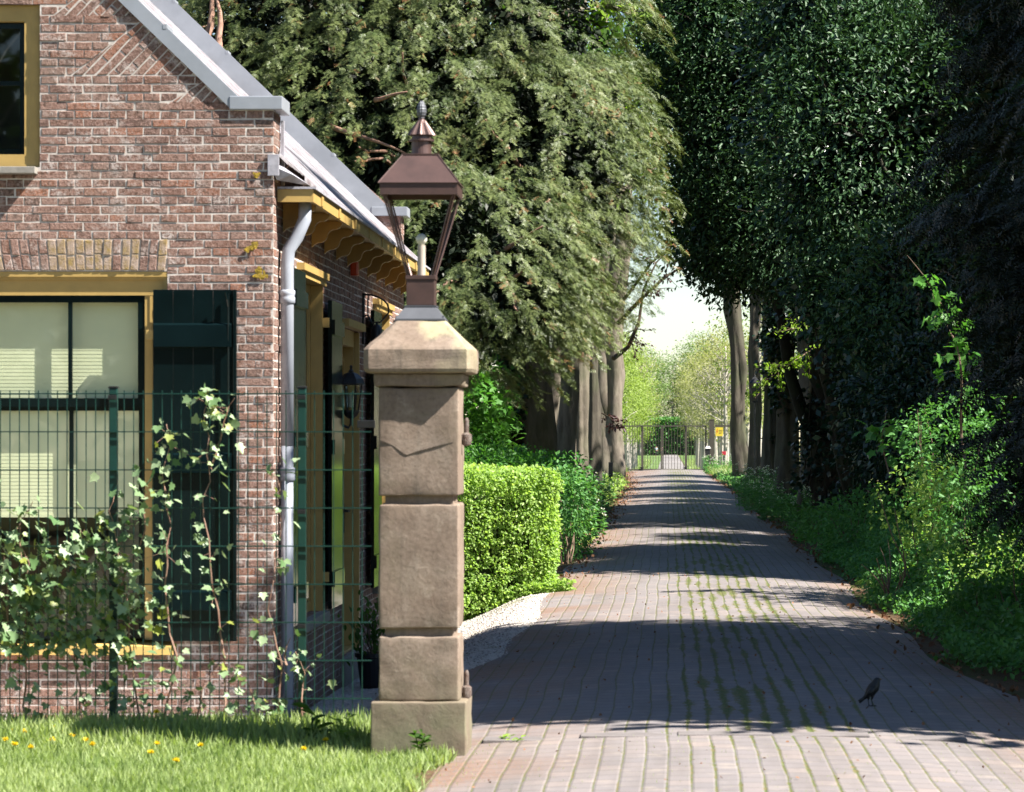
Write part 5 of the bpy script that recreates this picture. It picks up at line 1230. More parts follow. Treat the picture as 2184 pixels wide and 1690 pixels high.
holly('large glossy dark holly arching over the drive at the top centre right', [E(1620, 200, 57, 2.15, 1.8, 2.8), E(1550, 480, 57, 1.0, 1.2, 1.4), E(1700, 470, 56, 1.4, 1.5, 1.4), E(1510, 60, 57, 1.2, 1.5, 1.8)], 2600, 17, .10, base=(3.7, 57.5, 0))
holly('second dark holly filling the right verge above the ivy trunk', [E(1860, 300, 43, 1.6, 1.7, 2.1), E(1840, 600, 43, .85, 1.2, 1.1), E(1960, 640, 41, 1.0, 1.2, 1.2), E(1800, 60, 44, 1.4, 1.5, 1.4)], 1900, 17, .085, base=(3.5, 43.5, 0))
holly('dark shaded holly bush low between ivy trunk and bright shrubs', [E(1930, 900, 46, .8, 1.2, 1.1), E(1890, 780, 50, .6, 1.2, 1.0), E(2000, 850, 40, .8, 1, 1)], 900, 16, .085, base=(3.8, 46, 0), mat='ivy_d')
holly('deep green holly standing further back behind the arching holly', [E(1560, 300, 64, 1.6, 2, 3.0), E(1760, 200, 63, 2.6, 2, 3.6), E(1990, 350, 60, 2.0, 2, 3.4), E(1660, 490, 66, 1.2, 1.5, 1.2), E(1960, 900, 62, 1.6, 1.5, 2.2)], 1700, 14, .12, base=(3.6, 64, 0), drop=-.22)
# near dark yew leaning in from the right edge
ny = empty('yew_tree', 'yew toned nearly black for shade, hanging in from the right edge of the view', 'tree', (3.6, 25, gz(3.6, 25)))
a = MB(); trunk_mb(a, (3.7, 25.5, -.1), (3.8, 25.5, 8.5), .35, .2, 14, 1.4); a.build('trunk', M['oldbark'], ny, smooth=True)
ne = [(3.85, 25.0, 3.9, 1.35, 1.9, 1.6), (3.5, 24.2, 3.0, .8, 1.4, 1.1), (4.9, 27, 2.2, 1.5, 1.6, 2.4), (3.7, 24.4, 6.6, 1.7, 2.2, 2.6), (3.9, 24.5, 2.2, 1.15, 1.6, 1.5), (4.1, 22.0, 5.2, 1.3, 2.0, 3.2)]
yew_branches(ne, 1500, 44, .8, M['yew_shade'], ny, size=.15, drop=-.5)
foliage('inner_fill', [(e[0]+.15, e[1], e[2], e[3]*.85, e[4]*.9, e[5]*.9) for e in ne], 1400, 10, .2, .26, T_dia(.6), M['yew_shade'], ny, drop=-1, shell=(.3, .9))
# tall woodland standing to the right, out of frame: it shades drive and cottage side as in the photograph
def shade_tree(label, x, y, h, ells, nc, per=14, cr=.3, size=.24, mat='fresh_d'):
    mat = 'canopy' if mat == 'fresh_d' else mat; r = empty('woodland_tree', label, 'tree', (x, y, gz(x, y)), 'woodland right of the drive'); a = MB(); trunk_mb(a, (x, y, -.1), (x, y, h*.8), .26, .12, 12, 1.4); a.build('trunk', M['oldbark'], r, smooth=True)
    foliage('crown', ells, nc, per, cr, size, T_dia(.7), M[mat], r, drop=-.9, shell=(.3, 1.02)); return r
shade_tree('dense evergreen right of the drive beside the kerb strip', 5.6, 18.6, 9, [(5.6, 18.0, 5.6, 1.4, 2.2, 3.0), (5.2, 20.5, 6.5, 1.4, 2.2, 4.4), (6.3, 17.8, 7.2, 1.5, 1.9, 2.6)], 2200, 15, .25, .26, 'yew_shade')
shade_tree('second tall evergreen added out of view behind the kerb strip one to double its shade', 9.5, 21, 14, [(9.5, 19, 9.4, 1.8, 3.6, 4.6), (9.5, 22, 13.8, 1.7, 2.5, 4.2)], 1700, 15, .3, .3, 'yew_shade')  # unseen tree added to deepen shade on the cottage side wall
shade_tree('low thin tree added out of view to break the sun on the bright shrub', 7.3, 31, 8, [(7.3, 31.0, 5.6, .9, 1.5, 1.8)], 200, 14, .25, .2)  # sparse unseen crown added to cut sunlight on the verge shrubs
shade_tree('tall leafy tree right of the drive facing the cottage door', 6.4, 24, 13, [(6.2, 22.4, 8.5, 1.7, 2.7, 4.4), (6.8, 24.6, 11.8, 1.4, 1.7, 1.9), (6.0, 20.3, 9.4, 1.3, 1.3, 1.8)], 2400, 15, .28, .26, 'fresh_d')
for (x, y, zc, rx, ry, rz, n_, lab) in ((8.3, 37.6, 7.8, 1.8, 3.0, 3.6, 1700, 'medium dense tree right of the verge just past the sunny gap'), (8.3, 43.2, 8.2, 1.8, 2.6, 4.2, 1500, 'medium dense tree right of the verge beside the second holly'), (11, 33.4, 8.4, .8, .7, 1.2, 60, 'thin crowned tree right of the verge casting streaks over the sunny gap')):
    shade_tree(lab, x, y, zc+rz, [(x, y, zc, rx, ry, rz)], n_, 15, .3, .28)
for i, (x, y, h, dns) in enumerate([(12.5, 42, 14.5, 1.2), (13, 48, 15, 1.3), (12, 55, 15, 1.3), (8.3, 61, 16, 1.6), (8.8, 69, 17, 1.3), (12.5, 84, 18, .8), (11.5, 97, 17, .75), (12.5, 112, 18, .7), (12, 128, 17, .6)]):  # the two trees nearest the drive are added to keep sun off the hollies
    shade_tree('tall spreading tree in the row right of the verge, '+["nearest the hollies","behind the hollies","beside the leaning trunk","added to shade the hollies","added beyond to shade the hollies","near the plain beech","near the straight beech","beside the lamp post","close to the far gate"][i], x, y, h, [(x, y, h*.62, 3.2, 4.0, h*.36), (x-1.5, y+2, h*.5, 2.2, 2.6, h*.3)], int(1300*dns), 14, .42, .34, 'fresh_d')
shade_tree('dense low evergreen at the right edge between the dark yew and the hollies', 6.4, 56, 7, [(6.4, 56, 3.0, 1.9, 3.0, 3.4), (5.6, 48, 2.2, 1.2, 2.0, 2.2)], 1500, 14, .3, .2, 'ivy_d')
for (x, y) in ((6.6, 78), (6.9, 90), (7.2, 104)):  # dense trees added to keep the sun off the right trunks
    shade_tree('low dense tree added right of the verge to shade trunks, '+{78: 'beside the flared trunk', 90: 'beside the ivy covered trunk', 104: 'behind the lamp post'}[y], x, y, 8, [(x, y, 4.6, 1.6, 4.6, 3.6)], 700, 13, .4, .34)
shade_tree('dense dark evergreen standing behind the left part of the big yew', -6.4, 66, 12, [(-5.9, 66, 7.4, 2.7, 2.2, 4.4), (-7.6, 66, 6.0, 2.7, 2.2, 5.0)], 2400, 14, .35, .26, 'yew_shade')
# unseen trees added behind the viewpoint to darken reflections in the panes and gloss paint
for i, (x, y, h) in enumerate([(-7, -14, 10), (-1, -17, 12), (5, -15, 11), (11, -19, 12), (-14, -18, 12)]):
    r = empty('reflection_tree', 'unseen leafy tree added behind the viewpoint to darken reflections, ' + ['facing the cottage window', 'straight behind the drive', 'right of the drive line', 'farthest right', 'farthest left'][i], 'tree', (x, y, gz(x, y)), 'trees added behind the viewpoint'); a = MB(); trunk_mb(a, (x, y, -.1), (x, y, h*.8), .26, .12, 12, 1.4); a.build('trunk', M['oldbark'], r, smooth=True)
    foliage('crown', [(x, y, h*.5, 3.4, 2.4, h*.45)], 420, 14, .5, .5, T_dia(.7), M['canopy'], r, drop=-.5, shell=(.3, 1.02))

# ---- bright sapling leaves and branches on the right
twig_branch('beech_branch', 'spring beech branch low over the right verge, backlight put into its leaf colour', 'branch', [(1770, 720), (1710, 760), (1660, 790), (1610, 850)], 48, .012, 280, .065, M['fresh'], M['twig'], T_broad(.65), spread=.42, sub=16)  # bright leaf colour stands in for backlight this shaded spot lacks
twig_branch('beech_branch', 'upper lime green beech spray above the bright spring branch', 'branch', [(1750, 690), (1700, 700), (1650, 712)], 48, .010, 100, .065, M['fresh'], M['twig'], T_broad(.65), spread=.28, sub=8)
mp = twig_branch('maple_sapling', 'maple sapling with drooping bright green lobed leaves by the dark yew', 'sapling', [(2060, 1000), (2050, 850), (2040, 730), (2000, 640), (1935, 545)], 33, .016, 110, .12, M['maple'], M['twig'], T_lobed(5, .6), spread=.35, sub=14, updir=(0, -.2, -.7), flat=.35)
twig_branch('maple_sapling', 'small maple shoot with lobed leaves low in front of the dark holly', 'sapling', [(1900, 1020), (1880, 930), (1890, 870)], 38, .010, 34, .13, M['maple'], M['twig'], T_lobed(5, .6), spread=.3, sub=6, updir=(0, -.2, -.7), flat=.35)
twig_branch('maple_branch', 'sunlit maple twig with lime leaves at the top between yew and holly', 'branch', [(1230, 20), (1290, 15), (1340, 30), (1400, 10)], 56, .05, 60, .2, M['fresh'], M['beech'], T_lobed(5, .5), spread=.5, sub=8, updir=(0, -.2, -.5), flat=.35)
# foliage seen in the gap at the top centre
gap = tree('beech_tree', 'light green young beech crown seen through the gap between yew and holly', 'background trees', (XW(1150, 76), 76, 0), (XW(1290, 76), 76, 12), .2, .1, M['beech'], limbs=[((XW(1200, 76), 76, 6), (XW(1330, 76), 76, 10.5), .09, .02), ((XW(1180, 76), 76, 5), (XW(1430, 79), 79, 9), .09, .02)])
foliage('crown', [E(1320, 150, 75, 1.3, 1.6, 1.9), E(1440, 320, 80, 1.3, 1.5, 2.4)], 420, 13, .3, .12, T_dia(.6), M['fresh'], gap, drop=-.2)

# ---- shrubs and ground cover of the right verge
def shrub(label, ells, nc, per, size, mat, tm=None, group='shrubs on the right verge', drop=-.2, name='shrub', cr=.10):
    e = ells[0]; r = empty(name, label, 'shrub', (e[0], e[1], gz(e[0], e[1])), group); a = MB()
    for k in range(14):
        q = random.choice(ells); b_ = Vector((q[0]+random.uniform(-.1, .1), q[1]+random.uniform(-.1, .1), gz(q[0], q[1])-.02)); a.tube(limb_pts(b_, (q[0]+random.uniform(-.8, .8)*q[3], q[1]+random.uniform(-.8, .8)*q[4], q[2]+random.uniform(-.1, .6)*q[5]), 5, .1), [.012, .010, .008, .006, .005, .003], 4)
    a.build('stem', M['twig'], r); foliage('leaves', ells, nc, per, cr, size, tm or T_broad(.6), M[mat], r, drop=drop, shell=(.5, 1.05)); return r
shrub('bright green leafy shrub catching the sun on the right verge', [E(1955, 1120, 33, .55, .7, .75), E(1900, 1210, 32, .45, .6, .45)], 330, 15, .055, 'hedge')
shrub('tall green shrub behind the bright one, leaning over the verge', [E(2030, 960, 34, .5, .8, .9), E(2090, 1130, 31, .5, .7, .8)], 380, 15, .055, 'under')
shrub('low dark green shrub at the right edge of the view', [E(2150, 1230, 28, .6, .9, .7), E(2090, 1330, 27, .5, .8, .45)], 420, 15, .05, 'under')
shrub('shaded shrub in the lower right corner beside the bricks', [E(2180, 1400, 24.5, .42, .9, .42), E(2230, 1300, 25.5, .5, .9, .7)], 360, 15, .045, 'under')
shrub('mid green shrub between old ivy trunk and bright shrub', [E(1835, 1130, 44, .6, .8, .55), E(1760, 1125, 52, .5, .7, .35)], 300, 15, .06, 'under')
shrub('lush undergrowth shrub in the sun at the foot of the beeches left of the drive', [E(1245, 1130, 62, .35, 2.5, .5), E(1215, 1160, 50, .3, 2, .55)], 330, 14, .06, 'hedge', group='shrubs left of the drive')
shrub('dark ivy clad shrub directly behind the right corner of the hedge', [E(1222, 1130, 44, .28, 1.6, .75), E(1205, 1060, 42, .35, 1.2, .5)], 380, 14, .065, 'under', group='shrubs left of the drive')
shrub('green bushes showing above the top of the clipped hedge', [E(1110, 1000, 44, .75, 1.2, .22), E(1020, 990, 44, .6, 1.2, .25)], 420, 14, .06, 'maple', group='shrubs left of the drive')
shrub('tall shaded maple undergrowth behind the pillar and above the hedge', [E(1020, 890, 57, .5, 1.2, 1.0), E(1000, 960, 52, .6, 1, .7)], 340, 12, .12, 'maple', T_lobed(5, .5), group='shrubs left of the drive', cr=.16)
def verge(name, n, xr, yr, dens, hmax, size, tm, mat, label, kind='stuff', cat='ground cover'):
    P = np.column_stack([rng.uniform(*xr, n), rng.uniform(*yr, n)]); k = dens(P[:, 0], P[:, 1]) > rng.random(n); P = P[k]; n = len(P); q = np.column_stack([P, np.zeros(n)])
    hh = hmax*np.clip(.55+.9*nz(q, .9), .1, 1.4); z = ground(P[:, 0], P[:, 1])+hh*rng.random(n)**.6; P = np.column_stack([P, z])
    rv = np.clip(.5+.5*nz(P, 1.2)+rng.normal(0, .25, n), 0, 1)
    o = scatter(name, tm, P, rng.normal(size=(n, 3))+np.array([0, -.2, .25]), np.array([0, -.2, 1.])+rng.normal(size=(n, 3))*.45, size*rng.uniform(.6, 1.25, n), mat, None, rv, origin=(float(P[:, 0].mean()), float(P[:, 1].mean()), 0)); return tag(o, label, cat, kind=kind)
dR = lambda X, Y: sst(0, .25, X-redge(Y, 1)-.05-.1*np.sin(Y*1.3))
verge('ground_cover', 70000, (1.9, 4.2), (19.5, 46), lambda X, Y: dR(X, Y)*1.0, .30, .05, T_broad(.6), M['under'], 'dense low green ground cover spilling over the right edge of the drive')
verge('undergrowth', 60000, (2.45, 4.4), (21.5, 46), lambda X, Y: sst(.15, .8, X-redge(Y, 1))*(nz(np.column_stack([X, Y, 0*X]), .8) > -.45), .62, .062, T_broad(.6), M['under'], 'leafy knee high undergrowth banked up behind the right edge of the drive', cat='undergrowth')
verge('undergrowth', 9000, (2.5, 3.6), (29, 36), lambda X, Y: sst(.35, 1.0, X-redge(Y, 1)), .75, .06, T_broad(.6), M['hedge'], 'undergrowth leaves on the right bank, lime green standing in for sunlight', cat='undergrowth')  # brighter leaf colour stands in for sun on the bank
verge('ground_cover', 30000, (1.6, 5.5), (46, 152), lambda X, Y: dR(X, Y)*(nz(np.column_stack([X, Y*.3, 0*X]), .7) > -.15), .22, .09, T_broad(.6), M['under'], 'patchy green ground cover along the far right verge under the trees')
dLf = lambda X, Y: sst(0, .3, redge(Y, -1)-X-.12)
verge('ground_cover', 26000, (-4, -1.1), (39.2, 150), lambda X, Y: dLf(X, Y)*(nz(np.column_stack([X, Y*.3, 0*X]), .7) > -.1), .3, .09, T_broad(.6), M['hedge'], 'sunlit green ground cover left of the drive between hedge and far gate')
litdens = lambda X, Y: np.where((X > 0), np.exp(-((X-redge(Y, 1)-.05)/.16)**2), np.exp(-((X-redge(Y, -1)-.02)/.22)**2)*(Y > 37))*.9
verge('leaf_litter', 34000, (-2.4, 2.9), (18, 150), litdens, .03, .055, T_broad(.7), M['litter'], 'brown fallen leaves gathered along both edges of the drive', cat='leaf litter')
verge('leaf_litter', 1400, (-1.3, 2.3), (14.3, 40), lambda X, Y: np.full(len(X), .6), .012, .022, T_broad(.7), M['litter'], 'scattered brown leaf scraps lying on the bricks', cat='leaf litter')
# garlic mustard clumps with white flower heads
def mustard(label, px, py, Y, wx, wy, n, h):
    c = (XW(px, Y), Y, gz(XW(px, Y), Y)); r = empty('wildflower_clump', label, 'wildflowers', c, 'white wildflower clumps on the verges'); a = MB(); P = []; D = []; Q = []
    for k in range(n):
        b_ = Vector((c[0]+random.uniform(-wx, wx), Y+random.uniform(-wy, wy), 0)); b_.z = gz(b_.x, b_.y); hh = h*random.uniform(.55, 1.1); t = b_+Vector((random.gauss(0, .05), random.gauss(0, .05), hh)); a.tube([b_, b_.lerp(t, .5)+Vector((.01, 0, 0)), t], .004, 3)
        for j in range(12): f = random.random()*.95; p = b_.lerp(t, f); g_ = random.uniform(0, 6.28); P.append(tuple(p)); D.append((math.cos(g_), math.sin(g_), .2))
        for j in range(5): Q.append(tuple(t+Vector((random.gauss(0, .018), random.gauss(0, .018), random.gauss(0, .012)))))
    a.build('stem', M['under'], r); P = np.array(P); D = np.array(D); m = len(P); scatter('leaves', T_broad(.8), P, D, np.tile([0, 0, 1.], (m, 1))+rng.normal(size=(m, 3))*.3, rng.uniform(.05, .11, m), M['under'], r)
    Q = np.array(Q); m = len(Q); tag(scatter('flowers', T_broad(.9), Q, rng.normal(size=(m, 3)), rng.normal(size=(m, 3)), rng.uniform(.018, .03, m), M['petal'], r), kind='stuff')
mustard('white flowered garlic mustard left of the drive beside the dark bollard', 1262, 1080, 75, .45, 3, 60, .75)
mustard('low white wildflowers left of the drive near the hedge corner', 1250, 1150, 55, .3, 2.5, 45, .55)
mustard('largest white wildflower clump at the foot of the right hand trunks', 1612, 1080, 73, .42, 3, 100, .9)
mustard('shorter white wildflowers in front of the flared trunk', 1675, 1110, 63, .5, 1.6, 50, .6)
mustard('sunlit wildflowers and grass beside the right post of the far gate', 1545, 1000, 143, .9, 5, 70, .8)

# ================================================================== FAR GATE, posts, boxes, sign
GY = 155.0
def gX(px): return XW(px, GY)
def gZ(py): return ZW(py, GY)
gt = empty('entrance_gate', 'tall taupe steel bar gate with two leaves closing the far end of the drive', 'gate', (gX(1417), GY, gz(0, GY)))
def bars(mb, xa, xb, z0, z1, step=.143, r=.011, y=GY):
    n = int((xb-xa)/step); 
    for i in range(n+1): x = xa+(xb-xa)*(i+.5)/(n+1); mb.box((x-r, y-r, z0), (x+r, y+r, z1))
leaf_b = []
zt, zr, zb2 = gZ(899), gZ(909), gZ(1002)
for (xa, xb, xm) in ((gX(1326), gX(1410.5), gX(1370)), (gX(1414), gX(1505), gX(1463))):
    t = empty('gate_leaf', None, None); t.parent = gt; a = MB()
    bars(a, xa+.06, xm-.05, zb2, zt); bars(a, xm+.05, xb-.06, zb2, zt); a.build('bars', M['taupe'], t)
    a = MB(); a.box((xa, GY-.03, zr-.03), (xb, GY+.03, zr+.03)); a.box((xa, GY-.031, zb2-.03), (xb, GY+.031, zb2+.03))
    for x in (xa, xb): a.box((x-.032, GY-.04, zb2-.04), (x+.032, GY+.04, zr+.035))
    a.box((xm-.06, GY-.05, zb2-.04), (xm+.06, GY+.05, zr+.032)); a.build('leaf_frame', M['taupe'], t)
    a = MB(); a.box((xm-.09, GY-.10, zb2-.06), (xm+.03, GY+.1, zb2+.13), .01); a.box((xm-.05, GY-.07, zr-.25), (xm+.0, GY-.051, zr+.02), .005); a.build('drop_bolt', M['black'], t)
for (px0, px1, pyt) in ((1311, 1323.5, 898), (1512.5, 1523.5, 896)):
    a = MB(); a.box((gX(px0), GY-.13, gz(gX(px0), GY)-.3), (gX(px1), GY+.13, gZ(pyt)), .01); a.box((gX(px0)-.01, GY-.14, gZ(pyt)+.001), (gX(px1)+.01, GY+.14, gZ(pyt)+.03), .005)
    a.build('gate_post', M['taupe'], gt)
a = MB(); bars(a, gX(1505), gX(1512), gZ(1000), gZ(899)); a.build('side_bars', M['taupe'], gt)
for (xa, xb, lab) in ((gX(1524.5), gX(1566), 'taupe steel bar fence right of the far gate post, yellow sign on it'), (gX(1262), gX(1310), 'taupe steel bar fence left of the far gate post behind the forked beech')):
    f = empty('bar_fence', lab, 'fence', ((xa+xb)/2, GY, gz(0, GY))); a = MB(); bars(a, xa, xb, gZ(1000), gZ(900)); a.build('bars', M['taupe'], f); a = MB(); a.box((xa, GY-.025, gZ(911)), (xb, GY+.025, gZ(907))); a.box((xa, GY-.025, gZ(1000)), (xb, GY+.025, gZ(996))); a.build('rail', M['taupe'], f)
sg = empty('warning_sign', 'small yellow warning sign with red lightning mark on the far bar fence', 'sign', (gX(1534), GY-.05, gZ(921)))
a = MB(); a.box((gX(1526), GY-.05, gZ(930.5)), (gX(1542), GY-.042, gZ(912)), .002); a.build('sign_plate', M['signy'], sg)
a = MB(); s_ = F/GY
bp = [(1529.5, 915), (1527.6, 921.5), (1529, 921.5), (1528, 928), (1531.2, 919.8), (1529.8, 919.8), (1531, 915)]
a.poly([(gX(p[0]), GY-.0525, gZ(p[1])) for p in bp]); a.build('lightning_mark', M['signr'], sg)
a = MB()
for (py_, x0_, x1_) in ((918.2, 1533, 1540.5), (921.6, 1533, 1540), (925, 1533, 1539)): a.box((gX(x0_), GY-.0525, gZ(py_+.7)), (gX(x1_), GY-.051, gZ(py_-.7)))
a.build('text_lines', M['signk'], sg)
rbx = empty('red_box', 'small faded red box on a thin post beside the far fence', 'box', (gX(1547), GY-3, gz(2.6, GY-3))); a = MB(); Yr = GY-3
a.box((XW(1539.5, Yr), Yr-.08, ZW(971, Yr)), (XW(1548.5, Yr), Yr+.08, ZW(963, Yr)), .01); a.build('box_body', M['pinkred'], rbx); a = MB(); a.box((XW(1544, Yr)-.02, Yr-.02, gz(2.6, Yr)-.1), (XW(1544, Yr)+.02, Yr+.02, ZW(971, Yr))); a.build('box_post', M['darkwood'], rbx)
# leaning black posts with white caps, dark bollard, cabinet, intercom
def capped(label, p0, p1, Y, w):
    b_, t_ = W(*p0, Y), W(*p1, Y); r = empty('marker_post', label, 'post', b_, 'black posts with white caps at the far gate'); d = t_-b_; a = MB(); n = Vector((w/2, 0, 0)); m = Vector((0, w/2, 0))
    V = [b_-n-m-d*.1, b_+n-m-d*.1, b_+n+m-d*.1, b_-n+m-d*.1, t_-n-m, t_+n-m, t_+n+m, t_-n+m]; a.idx(V, [(0,3,2,1),(4,5,6,7),(0,1,5,4),(1,2,6,5),(2,3,7,6),(3,0,4,7)]); a.build('post_body', M['darkwood'], r)
    a = MB(); a.frustum((t_.x, t_.y), w*.62, w*.62, t_.z+.001, w*.35, w*.35, t_.z+.11); a.build('post_cap', M['white'], r)
capped('leaning black post with white cap at the left end of the far gate', (1327, 1010), (1319.5, 957), 150, .19)
capped('leaning black post with white cap at the right end of the far gate', (1505, 1009), (1510, 957), 150, .21)
a = MB(); Yb = 116; xb_ = XW(1302.5, Yb); a.box((xb_-.078, Yb-.078, gz(xb_, Yb)-.1), (xb_+.078, Yb+.078, ZW(986, Yb)), .012); tag(a.build('bollard', M['darkwood'], None, world_origin=(xb_, Yb, gz(xb_, Yb))), 'square dark wooden bollard at the left edge of the drive before the far gate', 'bollard')
cb_ = empty('control_cabinet', 'grey green metal control cabinet left of the far gate behind the leaning post', 'cabinet', (gX(1309), 152, gz(-2.5, 152))); a = MB(); a.box((XW(1306.5, 152), 151.8, gz(-2.5, 152)-.1), (XW(1324, 152), 152.3, ZW(957, 152)), .015); a.build('cabinet_body', M['cabinet'], cb_); a = MB(); a.box((XW(1305.8, 152), 151.76, ZW(957, 152)+.001), (XW(1324.7, 152), 152.34, ZW(955.5, 152)), .005); a.build('cabinet_lid', M['cabinet'], cb_)
ic = empty('intercom', 'small grey intercom box on the left post of the far gate', 'intercom', (gX(1316), GY-.16, gZ(940))); a = MB(); a.box((gX(1312.5), GY-.2, gZ(950)), (gX(1318), GY-.135, gZ(931)), .01); a.build('intercom_body', M['lead'], ic); a = MB(); a.box((gX(1313.5), GY-.212, gZ(949)), (gX(1317), GY-.2005, gZ(942)), .002); a.build('call_panel', M['white'], ic)
# lamp post on the right verge
Yl = 108; lxp = XW(1610, Yl); lz = ZW(806, Yl); s_l = Yl/F
lp = empty('lamp_post', 'black lamp post with tapering lantern among the trunks right of the drive', 'street lamp', (lxp, Yl, gz(lxp, Yl)))
a = MB(); a.tube([(lxp, Yl, gz(lxp, Yl)-.1), (lxp, Yl, ZW(856, Yl))], .03, 8); a.build('pole', M['black'], lp)
a = MB(); a.frustum((lxp, Yl), .19, .19, ZW(818, Yl), .05, .05, lz+.02); a.lathe((lxp, Yl, lz+.02), [(.03, 0), (.02, .05), (.005, .09)], 8); a.build('lantern_roof', M['black'], lp)
a = MB()
for sx in (-1, 1):
    for sy in (-1, 1): a.tube([(lxp+sx*.08, Yl+sy*.08, ZW(856, Yl)), (lxp+sx*.165, Yl+sy*.165, ZW(818, Yl))], .012, 4)
a.box((lxp-.09, Yl-.09, ZW(859, Yl)), (lxp+.09, Yl+.09, ZW(856, Yl))); a.build('lantern_frame', M['black'], lp)

# ================================================================== BEYOND THE GATE
def av_tree(h=9.5, crown_mat='limegreen', nc=260, seed=1, bare=False, cz=.62, cw=2.1):
    r = empty('avenue_tree', 'x', 'tree', (0, 0, 0)); a = MB(); trunk_mb(a, (0, 0, 0), (0, 0, h*.8), .14, .05, 9, 1.3, .1)
    for k in range(26 if bare else 14):
        z = random.uniform(h*.3, h*.75); t = random.uniform(0, 6.28); L = random.uniform(.9, 1.9)*(1.3-z/h); a.tube(limb_pts((0, 0, z), (math.cos(t)*L, math.sin(t)*L, z+random.uniform(.6, 1.8)), 5, .1), [.04, .032, .026, .02, .014, .008], 4)
        if bare:
            for q in range(3): c = Vector((math.cos(t)*L*.7, math.sin(t)*L*.7, z+.7)); a.tube(limb_pts(c, c+Vector((random.gauss(0, .5), random.gauss(0, .5), random.uniform(.3, 1))), 3, .1), [.014, .010, .007, .004], 3)
    a.build('trunk', M['pale_bark'], r, smooth=True)
    foliage('crown', [(0, 0, h*cz, cw, cw, h*.33), (.6, .3, h*(cz+.13), cw*.7, cw*.7, h*.22), (-.5, -.3, h*(cz-.12), cw*.7, cw*.7, h*.18)], nc, 15, .26, .13, T_dia(.6), M[crown_mat], r, drop=-.35, shell=(.35, 1.05)); return r
pA = av_tree(9.0, 'limegreen', 300); pB = av_tree(9.0, 'olive', 170, bare=True); pC = av_tree(9.0, 'farleaf', 330, cw=2.6)
lst = []
for i, y in enumerate(np.arange(172, 330, 10)): lst.append((pA, -2.95-random.random()*.2-(.9 if i % 2 else 0), y, 1.0+random.uniform(-.1, .15)))
for i, y in enumerate(np.arange(168, 330, 10)): lst.append((pB, 2.85+random.random()*.2, y+2, 1.05+.0012*(y-170)+random.uniform(-.1, .12)))
for i, y in enumerate(np.arange(164, 260, 14)): lst.append((pB if i % 2 else pA, 4.3+random.random()*.3, y, 1.1+random.uniform(-.1, .15)))
for i in range(34):
    y = random.uniform(330, 620); x = random.choice([-1, 1])*random.uniform(3.2, 16)+(1 if i % 3 else 0); lst.append((random.choice([pC, pA, pC, pB]), x, y, 1.5+ (y-330)/420+random.uniform(-.15, .25)))
for i in range(10): lst.append((pC, -8+i*2.1+random.uniform(-.5, .5), 640+random.uniform(-8, 12), 2.35+random.uniform(-.2, .1)+(.4 if i > 5 else 0)))
used = set()
for i, (p, x, y, s_) in enumerate(lst):
    o = p if p.name not in used else copy_tree(p); used.add(p.name)
    o.location = (x, y, gz(x, y)-.05); o.scale = (s_, s_, s_); o.rotation_euler = (0, 0, random.uniform(0, 6.28))
    kind = 'yellow green leafy' if p is pA else ('half bare pale barked' if p is pB else 'fresh green')
    if y < 335 and x < 0: lab = f'{kind} avenue tree left of the track beyond the far gate'; g = 'left avenue trees beyond the gate'
    elif y < 335 and x < 3.6: lab = f'{kind} avenue tree right of the track beyond the far gate'; g = 'right avenue trees beyond the gate'
    elif y < 335: lab = f'{kind} tree standing behind the far bar fence right of the gate'; g = 'trees behind the far bar fence'
    else: lab = f'{kind} distant woodland tree seen above the far gate'; g = 'distant woodland trees'
    o['label'] = lab; o['group'] = g
# tall grass on the far verges
def fg(X, Y): return sst(1.9, 2.3, np.abs(X))
P = np.column_stack([rng.uniform(-5, 5, 26000), rng.uniform(158, 420, 26000)]); P = P[fg(P[:, 0], P[:, 1]) > .5]; n = len(P); P = np.column_stack([P, ground(P[:, 0], P[:, 1])])
tag(scatter('grass', T_blade(), P, np.column_stack([rng.normal(0, .3, n), rng.normal(0, .3, n), np.ones(n)]), rng.normal(size=(n, 3)), rng.uniform(.25, .6, n), M['grass'], None, origin=(0, 280, -1.4)), 'tall bright grass on the verges of the track beyond the far gate', 'grass', kind='stuff')
P = np.column_stack([rng.uniform(-2.6, 3.4, 9000), rng.uniform(136, 156, 9000)]); P = P[(P[:, 0] < -1.95) | (P[:, 0] > 1.85)]; n = len(P); P = np.column_stack([P, ground(P[:, 0], P[:, 1])])
tag(scatter('grass', T_blade(), P, np.column_stack([rng.normal(0, .4, n), rng.normal(0, .4, n), np.ones(n)]), rng.normal(size=(n, 3)), rng.uniform(.12, .4, n), M['grass'], None, origin=(0, 146, 0)), 'sunlit grass around the posts at the far gate', 'grass', kind='stuff')
